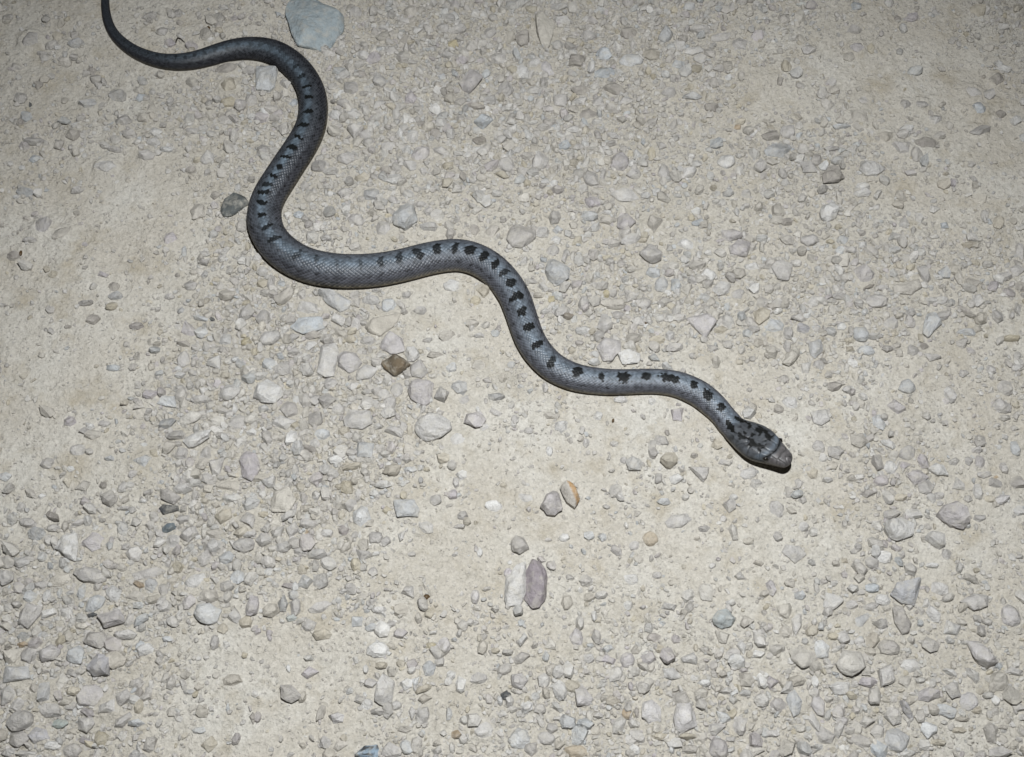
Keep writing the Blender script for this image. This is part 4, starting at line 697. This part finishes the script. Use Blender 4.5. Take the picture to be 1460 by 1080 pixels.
# ------------------------------------------------------------------ gravel too plentiful to count: one object
def template(seed, fine, npts=9):
    rs = random.Random(seed); rnd = .7 if rs.random() < .2 else .1
    w = rs.uniform(.50, .95)
    if fine:
        me = hull_stone('t', free_outline(1, w, rs, rnd), rs.uniform(.42, .66), .30, rnd, seed, 0, False)
    else:
        bm = bmesh.new()
        for k in range(npts):
            v = Vector((rs.gauss(0, 1), rs.gauss(0, 1), rs.gauss(0, 1))).normalized()
            bm.verts.new((v.x * .5, v.y * .5 * w, v.z * .40 + .14))
        g = bmesh.ops.convex_hull(bm, input=bm.verts)
        bmesh.ops.triangulate(bm, faces=bm.faces); bmesh.ops.recalc_face_normals(bm, faces=bm.faces)
        me = bpy.data.meshes.new('t'); bm.to_mesh(me); bm.free()
    co = np.empty(len(me.vertices) * 3, np.float32); me.vertices.foreach_get('co', co)
    me.calc_loop_triangles()
    t = np.empty(len(me.loop_triangles) * 3, np.int32); me.loop_triangles.foreach_get('vertices', t)
    bpy.data.meshes.remove(me)
    return co.reshape(-1, 3), t.reshape(-1, 3)

T_FINE = [template(500 + i, True) for i in range(36)]
T_MID = [template(700 + i, False, 17) for i in range(40)]
T_GRIT = [template(900 + i, False) for i in range(30)]
codes = 'g m m g w m md b t g p m wt wb mt gt mp gb gt mt mg g m tm gw wm mb ty'.split()
PAL = np.array([tint(c) for c in codes])

taken = np.array(taken)
cellmap = {}
def put(x, y, r):
    cellmap.setdefault((int(x // 8), int(y // 8)), []).append((x, y, r))
for t in taken: put(t[0], t[1], t[2] * 1.45)
def clash(x, y, r, k):
    i, j = int(x // 8), int(y // 8)
    for a in (-2, -1, 0, 1, 2):
        for b in (-2, -1, 0, 1, 2):
            for (X0, Y0, R0) in cellmap.get((i + a, j + b), ()):
                if (X0 - x) ** 2 + (Y0 - y) ** 2 < (k * (R0 + r)) ** 2: return True
    return False

groups = {'fine': [], 'mid': [], 'grit': []}       # rows: x y L W rot h tint(3) z
def add_gravel(kind, x, y, L, W, a, rgb, dz, flat=1.0):
    groups[kind].append((x, y, L, W, a, flat, *rgb, dz))

for r in lesser:
    x, y, L, W, a, code = r
    rs = random.Random(int(x * 91 + y * 57)); cv = float(cover(x, y))
    add_gravel('fine', x, y, L * 1.05, W * 1.25, R(a), tint(code) * rs.uniform(.9, 1.08), -.10 * W * (1.5 if cv < 3 else .8), .9)
    put(x, y, .42 * (L + W) * .5)

def scatter(kind, count, lo, hi, power, box, k, keepout, bare):
    xs = RNG.uniform(box[0], box[1], count); ys = RNG.uniform(box[2], box[3], count)
    cv = cover(xs, ys) + 2.6 * vnoise(xs, ys, 22, 41) + 1.8 * vnoise(xs, ys, 9, 42)
    prob = np.clip(bare + (1 - bare) * np.clip((cv - 1.4) / 6.2, 0, 1) ** 1.6, 0, 1)
    L = lo * (hi / lo) ** (RNG.random(count) ** power)
    ok = (RNG.random(count) < prob) & (gap_at(xs, ys) > keepout * L)
    ci = RNG.integers(0, len(PAL), count)
    for i in np.where(ok)[0]:
        if k and clash(xs[i], ys[i], L[i] * .42, k): continue
        if k and L[i] > 1.6: put(xs[i], ys[i], L[i] * .42)
        rgb = PAL[ci[i]] * RNG.uniform(.86, 1.12)
        dusty = RNG.uniform(.35, .7) if L[i] < 2.2 else RNG.uniform(.1, .45)
        rgb = rgb * (1 - dusty) + np.array(SAND) * dusty * RNG.uniform(.88, 1.06)
        add_gravel(kind, xs[i], ys[i], L[i], L[i], RNG.uniform(0, 6.28), rgb, -L[i] * RNG.uniform(-.06, .14), RNG.uniform(.7, 1.1))

VIEW = (-300, 300, -190, 262); WIDE = (-560, 560, -420, 520)
scatter('fine', 19000, 3.6, 8.0, 1.9, VIEW, .58, .34, .012)
scatter('mid', 100000, 1.9, 3.8, 1.2, VIEW, .48, .34, .035)
scatter('grit', 150000, 1.0, 2.0, 1.0, VIEW, .46, .30, .085)
scatter('grit', 36000, 0.5, 1.0, 1.0, VIEW, 0, .2, .20)
# beyond the frame the track goes on
def outside(rows):
    return [r for r in rows if not (VIEW[0] < r[0] < VIEW[1] and VIEW[2] < r[1] < VIEW[3])]
inview = {k: list(v) for k, v in groups.items()}
for k in groups: groups[k] = []
scatter('fine', 7000, 3.2, 9.5, 1.8, WIDE, .86, .34, .05)
scatter('grit', 20000, 1.6, 3.4, 1.2, WIDE, .7, .3, .08)
for k in groups: groups[k] = inview[k] + outside(groups[k])

def assemble(rows, templates, rng):
    A = np.array(rows, float); V, T, C, base = [], [], [], 0
    gz = ground_z(A[:, 0], A[:, 1], gap_at(A[:, 0], A[:, 1]))
    pick = rng.integers(0, len(templates), len(A))
    tx = rng.normal(0, .22, len(A)); ty = rng.normal(0, .22, len(A))
    for k, (co, tri) in enumerate(templates):
        S = A[pick == k]
        if not len(S): continue
        z0 = gz[pick == k]; m = len(S); nv = len(co)
        L, W, a, fl = S[:, 2:3], S[:, 3:4], S[:, 4:5], S[:, 5:6]
        lx, ly, lz = co[None, :, 0] * L, co[None, :, 1] * W, co[None, :, 2] * (L + W) * .5 * fl
        lz = lz + lx * tx[pick == k][:, None] * .6 + ly * ty[pick == k][:, None] * .6
        x = lx * np.cos(a) - ly * np.sin(a) + S[:, 0:1]; y = lx * np.sin(a) + ly * np.cos(a) + S[:, 1:2]
        z = lz + (z0 + S[:, 9])[:, None]
        V.append(np.stack([x, y, z], -1).reshape(-1, 3))
        T.append((tri[None] + (np.arange(m) * nv)[:, None, None]).reshape(-1, 3) + base)
        C.append(np.repeat(S[:, 6:9], nv, 0)); base += m * nv
    return np.vstack(V), np.vstack(T), np.vstack(C)

parts, base = [], 0
for seed, (kind, tm) in enumerate((('fine', T_FINE), ('mid', T_MID), ('grit', T_GRIT))):
    v, t, c = assemble(groups[kind], tm, np.random.default_rng(3 + seed))
    parts.append((v, t + base, c)); base += len(v)
gm = np_mesh('gravel', np.vstack([q[0] for q in parts]) * .001, np.vstack([q[1] for q in parts]), True, np.vstack([q[2] for q in parts]))
sm = np.zeros(len(gm.polygons), bool)
gm.polygons.foreach_set('use_smooth', sm)
gravel = link('gravel', gm, MAT_STONE)
tag(gravel, 'small loose limestone gravel and grit strewn over the sand', 'gravel', kind='stuff')

# ------------------------------------------------------------------ the snake
def make_snake():
    P = PATH; S = PS; m = len(P); s_neck = S[NECK]; hl = S[-1] - s_neck
    t = np.clip((S - s_neck) / hl, 0, 1)                     # 0 at the nape, 1 at the snout tip
    T = np.gradient(P[:, :3], axis=0); T /= np.linalg.norm(T, axis=1)[:, None]
    side = np.cross(T, np.array([0, 0, 1.0])); side /= np.linalg.norm(side, axis=1)[:, None]   # the snake's right
    upv = np.cross(side, T)
    rb = PATH[:, 3].copy()
    r_neck = rb[NECK - 8]
    hw = np.interp(t, [0, .12, .25, .40, .52, .64, .74, .84, .92, .965, 1], [r_neck, 6.15, 7.3, 8.25, 8.1, 6.9, 5.6, 4.55, 3.8, 3.3, 2.7])
    ht = np.interp(t, [0, .15, .35, .55, .68, .80, .90, 1], [r_neck * .86, 4.9, 4.9, 4.7, 4.4, 3.6, 2.9, 2.0])
    hb = np.interp(t, [0, .15, .35, .55, .75, .90, 1], [r_neck * .80, 4.2, 4.0, 3.7, 3.1, 2.5, 1.8])
    k = np.exp(-np.linspace(-2, 2, 19) ** 2); k /= k.sum()
    sm_ = lambda a: np.convolve(np.pad(a, 9, 'edge'), k, 'valid')
    cap = np.sqrt(np.clip(1 - np.clip((t - .93) / .07, 0, 1) ** 2.0, 0.0, 1))
    inh = t > 0
    a_ = np.where(inh, hw, rb); b_ = np.where(inh, ht, rb * .88); c_ = np.where(inh, hb, rb * .80)
    a_, b_, c_ = sm_(a_) * cap, sm_(b_) * cap, sm_(c_) * cap
    tipT = np.clip(S / 6.0, 0.02, 1) ** .5                    # tail tip
    a_, b_, c_ = a_ * tipT, b_ * tipT, c_ * tipT
    # cross section samples, denser on the back
    nth = 132
    th = np.concatenate([np.linspace(-28, 208, 118), np.linspace(208, 332, nth - 118 + 2)[1:-1]]) * math.pi / 180
    nth = len(th)
    ct, st = np.cos(th), np.sin(th)
    hexp = 1.0 - .32 * np.clip(t / .25, 0, 1)                             # boxier head
    cs = np.sign(ct)[None] * np.abs(ct)[None] ** hexp[:, None]
    top = np.abs(st)[None] ** (.96 - .24 * np.clip(t / .25, 0, 1))[:, None]
    bot = np.abs(st)[None] ** .62
    lat = a_[:, None] * cs
    ver = np.where(st[None] >= 0, b_[:, None] * top, -c_[:, None] * bot)
    # brow ridges over the eyes and a shallow furrow between
    u = (1 - t) * hl                                           # mm behind the snout tip
    brow = np.exp(-((u - 10.0) / 2.6) ** 2)[:, None] * np.exp(-((np.abs(ct)[None] - .72) / .20) ** 2) * (st[None] > 0) * inh[:, None]
    ver = ver + .55 * brow
    # ---- scale lattice
    lsc = np.clip(rb, 1.2, 8) * 0.275                           # scale length follows girth
    lsc = np.where(inh, lsc[NECK - 8], lsc)
    A = np.cumsum(np.full(m, S[1] - S[0]) / lsc)[:, None] + np.zeros((1, nth))
    rowsn = 35
    Brow = ((th + R(28)) / R(236) * rowsn)[None] + np.zeros((m, 1))
    dors = (th <= R(208))[None] & np.ones((m, 1), bool)
    p = A + Brow * .5; q = A - Brow * .5
    ip, iq = np.floor(p), np.floor(q); fp, fq = p - ip, q - iq
    edge = np.minimum(np.minimum(fp, 1 - fp), np.minimum(fq, 1 - fq))
    hs = np.clip(edge / .26, 0, 1); hs = hs * hs * (3 - 2 * hs)
    relief = (hs * .17 - (fp + fq - 1) * .09) * (lsc / 1.45)[:, None]
    fade = np.clip((t - .02) / .12, 0, 1)[:, None]
    # belly shields: broad bands
    fb = A * 1.0 % 1.0
    rel_b = np.clip(np.minimum(fb, 1 - fb) / .15, 0, 1) * .07 - .05 * fb
    relief = np.where(dors, relief * (1 - fade), rel_b * (1 - fade))
    # head plates (u, lateral mm): nearest-centre cells with furrows between
    plates = [(1.2, 0), (3.4, 1.6), (3.4, -1.6), (6.1, 1.9), (6.1, -1.9), (10.2, 0), (9.9, 4.6), (9.9, -4.6), (16.4, 2.9), (16.4, -2.9),
              (14.6, 6.4), (14.6, -6.4), (19.5, 7.0), (19.5, -7.0), (22.5, 4.8), (22.5, -4.8), (23.4, 1.5), (23.4, -1.5), (6.0, 5.2), (6.0, -5.2), (3, 4), (3, -4)]
    yl = lat
    U = u[:, None] + np.zeros((1, nth))
    d = np.stack([np.hypot((U - pu) * .8, yl - py) for pu, py in plates], -1)
    ds = np.sort(d[NECK:], -1); gp = ds[..., 1] - ds[..., 0]
    furrow = np.clip(gp / .55, 0, 1)
    hr = np.zeros((m, nth)); hr[NECK:] = furrow * .30 - .30
    hr = hr * fade * (st[None] > .15)
    # mouth line
    zrel = ver / np.maximum(np.where(st[None] >= 0, b_[:, None], c_[:, None]), .1)
    mouth = np.exp(-((ver + .9) / .28) ** 2) * (np.abs(ct)[None] > .3) * (u < 21)[:, None] * inh[:, None]
    hr = hr - .30 * mouth * fade
    relief = relief + hr
    rnorm = np.maximum(np.hypot(lat, ver), .05)
    lat2 = lat * (1 + relief / np.maximum(rnorm, .8)); ver2 = ver * (1 + relief / np.maximum(rnorm, .8))
    co = P[:, None, :3] + side[:, None] * lat2[..., None] + upv[:, None] * ver2[..., None]
    # ---- colour, scale by scale on the trunk
    ipc, iqc = ip + .5, iq + .5
    Ac = (ipc + iqc) * .5; Bc = ipc - iqc
    Ac = np.where(dors, Ac, A); Bc = np.where(dors, Bc, Brow)
    f_s = np.clip(S / s_neck, 0, 1)[:, None]                    # 0 tail .. 1 nape
    s_c = np.interp(Ac.ravel(), A[:, 0], S).reshape(m, nth)
    roll = np.interp(PS / s_neck, [0, .15, .24, .30, .36, .42, .47, 1], [.06, .08, 0, -.16, -.20, -.12, 0, 0])[:, None]
    g = (Bc - rowsn * .5) / (rowsn * .5) - roll                        # -1..1 across the back, scale centred
    rnds = _hash(ip.astype(np.int64), iq.astype(np.int64), 77)
    rad = np.interp(s_c, S, a_)
    ymm = g * R(118) * rad                                      # arc distance from the back's midline
    ag = np.abs(g)
    back = np.array([.100, .114, .133]); flank = np.array([.066, .069, .080]); low = np.array([.115, .107, .094]); belly = np.array([.27, .235, .165])
    def lerp(a, b, w): return a * (1 - w[..., None]) + b * w[..., None]
    c = lerp(back[None, None], flank[None, None], np.clip((ag - .22) / .25, 0, 1))
    stripe = np.exp(-((ag - .40) / .07) ** 2)
    c = c * (1 - .18 * stripe[..., None])
    c = lerp(c, low[None, None] + 0 * c, np.clip((ag - .66) / .2, 0, 1))
    c = lerp(c, belly[None, None] + 0 * c, np.clip((ag - .79) / .10, 0, 1))
    # darker and greyer toward the tail
    dk = np.interp(f_s[:, 0], [0, .22, .42, .62, 1], [.33, .29, .31, .62, .86])[:, None, None]
    c = c * dk
    c = c * (1 + (.75 * (rnds - .5)))[..., None]
    # pale ground between the dark bars on the back
    light = np.exp(-(np.abs(ymm) / np.interp(s_c / s_neck, [.5, .7], [1.9, 2.4])) ** 3) * np.clip((f_s - .15) / .15, 0, 1)
    c = c * (1 + np.interp(f_s, [0, .2, .3, .5, .62, 1], [0, .3, 1.7, 1.6, .7, .45])[..., None] * light[..., None] * np.array([.80, 1.0, 1.08]))
    dark = np.zeros((m, nth))
    s_mix = .55 * s_c + .45 * S[:, None]; y_mix = .55 * ymm + .45 * ((Brow - rowsn * .5) / (rowsn * .5) - roll) * R(118) * rad
    lt = P[:, :2]
    for bx, by, bl_, bw, bd, bs in BLOTCH:
        i = np.argmin((lt[:NECK, 0] - bx) ** 2 + (lt[:NECK, 1] - by) ** 2); s0 = S[i]
        sh = (_hash(np.array([i]), np.array([3]), 5)[0] - .5)
        hv = _hash(np.array([i, i]), np.array([11, 12]), 9); bl_, bw = bl_ * (.72 + .55 * hv[0]), bw * (.78 + .42 * hv[1])
        ds_ = np.abs(s_mix - s0 - sh * .9 * y_mix * .5) / (bl_ * .54); dy = np.abs(y_mix - sh * .6) / (bw * 1.16)
        dark = np.maximum(dark, bd * np.clip((1.15 - ds_ ** 2 - dy ** 2 - .8 * (rnds - .5)) / .35, 0, 1))
        # fainter side spots alternate with the bars
        for sg in (-1, 1):
            s1 = s0 + bl_ * .9
            d1 = (s_c - s1) ** 2 / 1.6 + (ymm - sg * rad * .95) ** 2 / .8
            dark = np.maximum(dark, .45 * bd * (d1 + .5 * rnds < 1.0))
    # nape bars
    un = s_neck + 1.5
    for sg in (-1, 1):
        d1 = ((s_c - un + .3 - .6 * sg) / 4.2) ** 2 + ((ymm - sg * (2.9 + .16 * (s_c - un))) / 1.5) ** 2
        dark = np.maximum(dark, 1.0 * (d1 < 1))
    # ---- head colour, continuous
    def ell(u0, y0, ru, ry, rot=0.0, soft=.35):
        ca_, sa_ = math.cos(rot), math.sin(rot); du = U - u0; dy = yl - y0
        e = ((du * ca_ + dy * sa_) / ru) ** 2 + ((-du * sa_ + dy * ca_) / ry) ** 2
        return np.clip((1 - e) / soft, 0, 1)
    crown = np.array([.056, .061, .068])[None, None] + np.zeros((m, nth, 1))
    snout = np.array([.085, .080, .080])[None, None] * (1 + .5 * (vnoise(U, yl + 9, .8, 71) + vnoise(U, yl + 9, 1.9, 72)))[..., None]
    nz = vnoise(U, yl + 50, 1.1, 61) + .6 * vnoise(U, yl + 50, .5, 62)
    crown = crown * (1 + .55 * nz[..., None])
    hc = lerp(crown, snout + 0 * crown, np.clip((7.2 - U + .10 * yl ** 2 * .5) / .8, 0, 1))
    band_u = 7.6 + .055 * yl ** 2
    band = np.exp(-((U - band_u - 1.7) / 1.0) ** 2) * (1 + .5 * nz)
    hc = lerp(hc, np.array([.105, .132, .162])[None, None] + 0 * hc, .65 * band)
    hd = np.exp(-((U - band_u) / .62) ** 2 * 1.2) * (np.abs(yl) < 6.3)
    upface = (st[None] > -.05)
    blot = vnoise(U + 30, np.abs(yl) * 1.15 + .5 * yl * .3, 1.7, 83) + .55 * vnoise(U, yl + 70, 1.2, 84)
    zone = np.clip((U - 11.3) / 1.0, 0, 1) * np.clip((27 - U) / 2, 0, 1) * np.clip((6.4 - np.abs(yl)) / 1.2, 0, 1)
    hd = np.maximum(hd, .95 * np.clip((blot + .02) / .16, 0, 1) * zone)
    for args in [(13.6, 3.0, 2.4, 1.1, .5), (13.4, -2.6, 2.2, 1.0, -.35), (22.4, 3.6, 2.0, 1.0, .2), (18.0, -4.9, 2.6, .8, -.25)]:
        hd = np.maximum(hd, .9 * ell(*args))
    hd = hd * upface
    hd = np.maximum(hd, .62 * (1 - np.clip((hr / .30 + 1) / .8, 0, 1)) * upface * (hr < 0))
    # stripe from the eye to the corner of the jaw
    strip = np.exp(-((ver - .7 + (U - 9) * .06) / .75) ** 2) * (np.abs(ct)[None] > .5) * np.clip((U - 8) / 1, 0, 1) * np.clip((20 - U) / 2, 0, 1)
    hd = np.maximum(hd, .9 * strip)
    lip = np.clip((-.1 - ver) / .5, 0, 1) * (np.abs(ct)[None] > .25)
    hc = lerp(hc, np.array([.25, .23, .185])[None, None] + 0 * hc, lip * .8)
    hd = np.maximum(hd, .85 * mouth)
    under = np.clip((-st - .55) / .3, 0, 1)[None]
    hc = lerp(hc, np.array([.28, .26, .22])[None, None] + 0 * hc, under + 0 * lip)
    w = np.clip((t - .02) / .10, 0, 1)[:, None] + np.zeros((1, nth))
    c = lerp(c, hc, w)
    dark = np.maximum(dark * (1 - np.clip((t - .24) / .06, 0, 1))[:, None], hd * w)
    c = lerp(c, np.array([.006, .006, .005])[None, None] + 0 * c, np.clip(dark, 0, 1) * .94)
    # seams between scales are a little paler on the flank
    seam = (1 - hs) * (1 - fade) * dors * np.clip((ag - .15) / .2, 0, 1) * (1 - np.clip(dark, 0, 1))
    c = c * (1 + 1.0 * seam[..., None])
    # ---- mesh
    idx = np.arange(m * nth).reshape(m, nth); nxt = np.roll(idx, -1, 1)
    F = np.stack([idx[:-1], idx[1:], nxt[1:], nxt[:-1]], -1).reshape(-1, 4)
    me = np_mesh('body', co.reshape(-1, 3) * .001, F, True, c.reshape(-1, 3))
    bm = bmesh.new(); bm.from_mesh(me)
    bmesh.ops.holes_fill(bm, edges=[e for e in bm.edges if e.is_boundary], sides=0)
    bmesh.ops.recalc_face_normals(bm, faces=bm.faces)
    for f in bm.faces: f.smooth = True
    bm.to_mesh(me); bm.free()
    root = bpy.data.objects.new('snake', None); COL.objects.link(root); root.empty_display_size = .01
    tag(root, 'slender grey snake with dark bars along its back, winding over the gravel', 'snake')
    link('body', me, MAT_SKIN, root)
    # eyes
    me_eye = plain('eye_brown', (.012, .010, .008), .15, .5); me_pup = plain('pupil_black', (.004, .004, .004), .08, .6)
    i = int(np.argmin(np.abs(u - 9.4) + (~inh) * 99))
    for sg in (-1, 1):
        cpos = P[i, :3] + side[i] * sg * (a_[i] * .86) + upv[i] * (b_[i] * .46)
        bm = bmesh.new(); bmesh.ops.create_uvsphere(bm, u_segments=24, v_segments=16, radius=1.30)
        for f in bm.faces: f.smooth = True
        e = bpy.data.meshes.new('eye'); bm.to_mesh(e); bm.free()
        eo = link('eye', e, me_eye, root); eo.location = Vector(cpos * .001); eo.scale = (.001,) * 3
        bm = bmesh.new(); bmesh.ops.create_uvsphere(bm, u_segments=16, v_segments=10, radius=.70)
        for f in bm.faces: f.smooth = True
        e = bpy.data.meshes.new('pupil'); bm.to_mesh(e); bm.free()
        po = link('pupil', e, me_pup, eo); po.location = Vector((side[i] * sg * .72 + T[i] * .12 + upv[i] * .25))
make_snake()

# ------------------------------------------------------------------ bits of plant litter
def tube(pts, rad, seg=7):
    pts = [Vector(p) for p in pts]; V = []; F = []
    for i, p in enumerate(pts):
        d = (pts[min(i + 1, len(pts) - 1)] - pts[max(i - 1, 0)]).normalized()
        a = d.cross(Vector((0, 0, 1))).normalized(); b = a.cross(d)
        for k in range(seg):
            w = 6.2832 * k / seg; V.append(p + (a * math.cos(w) + b * math.sin(w)) * rad[i])
    for i in range(len(pts) - 1):
        for k in range(seg): F.append((i * seg + k, i * seg + (k + 1) % seg, (i + 1) * seg + (k + 1) % seg, (i + 1) * seg + k))
    return [tuple(v) for v in V], F
MAT_TWIG = plain('dry_twig', (.035, .028, .022)); MAT_SEED = plain('seed_husk', (.075, .045, .018), .5)
def small(name, label, cat, mat, pts, rad, at, group=None):
    V, F = tube(pts, rad)
    me = bpy.data.meshes.new(name); me.from_pydata(V, [], F); me.update()
    for f in me.polygons: f.use_smooth = True
    o = link(name, me, mat); place(o, at[0], at[1], float(ground_z(np.array([at[0]]), np.array([at[1]]))[0]))
    tag(o, label, cat, group)
for key, label, rot, ln, rr, mat, nm in [('twig', 'tiny black bent twig lying on sand inside the tail curve', 0, 0, 0, MAT_TWIG, 'twig')]:
    small(nm, label, 'twig', mat, [(-1.8, -3.2, .5), (-1.2, -.6, .9), (-.6, 1.2, 1.1), (.4, .9, 1.1), (2.0, -.4, .9), (3.4, -1.5, .5)], [.2, .36, .4, .36, .3, .15], PLACES['bent twig'])
SEEDS = [('husk', 'small dark brown husk on sand between the tail and the blue-grey slab', 100, 3.6, 1.1), ('pit', 'round brown seed in a little pit in bare sand', 10, 3.2, 1.25),
         ('fleck', 'tiny brown splinter standing in grit beyond the front bend', 75, 3.8, .7), ('flake', 'dark brown speck by a flat grey stone on open sand', 95, 3.4, .8),
         ('crumb', 'tiny blackish crumb on pale sand below the snake neck', 80, 2.2, .6)]
for key, label, ang, ln, rr in SEEDS:
    ca, sa = math.cos(R(ang)), math.sin(R(ang))
    pts = [(ca * k * ln * .5, sa * k * ln * .5, rr * .7) for k in (-1, -.75, -.3, .2, .65, .95)]
    small('seed', label, 'seed', MAT_SEED, pts, [.05, rr * .6, rr, rr * .95, rr * .6, .05], PLACES[key])
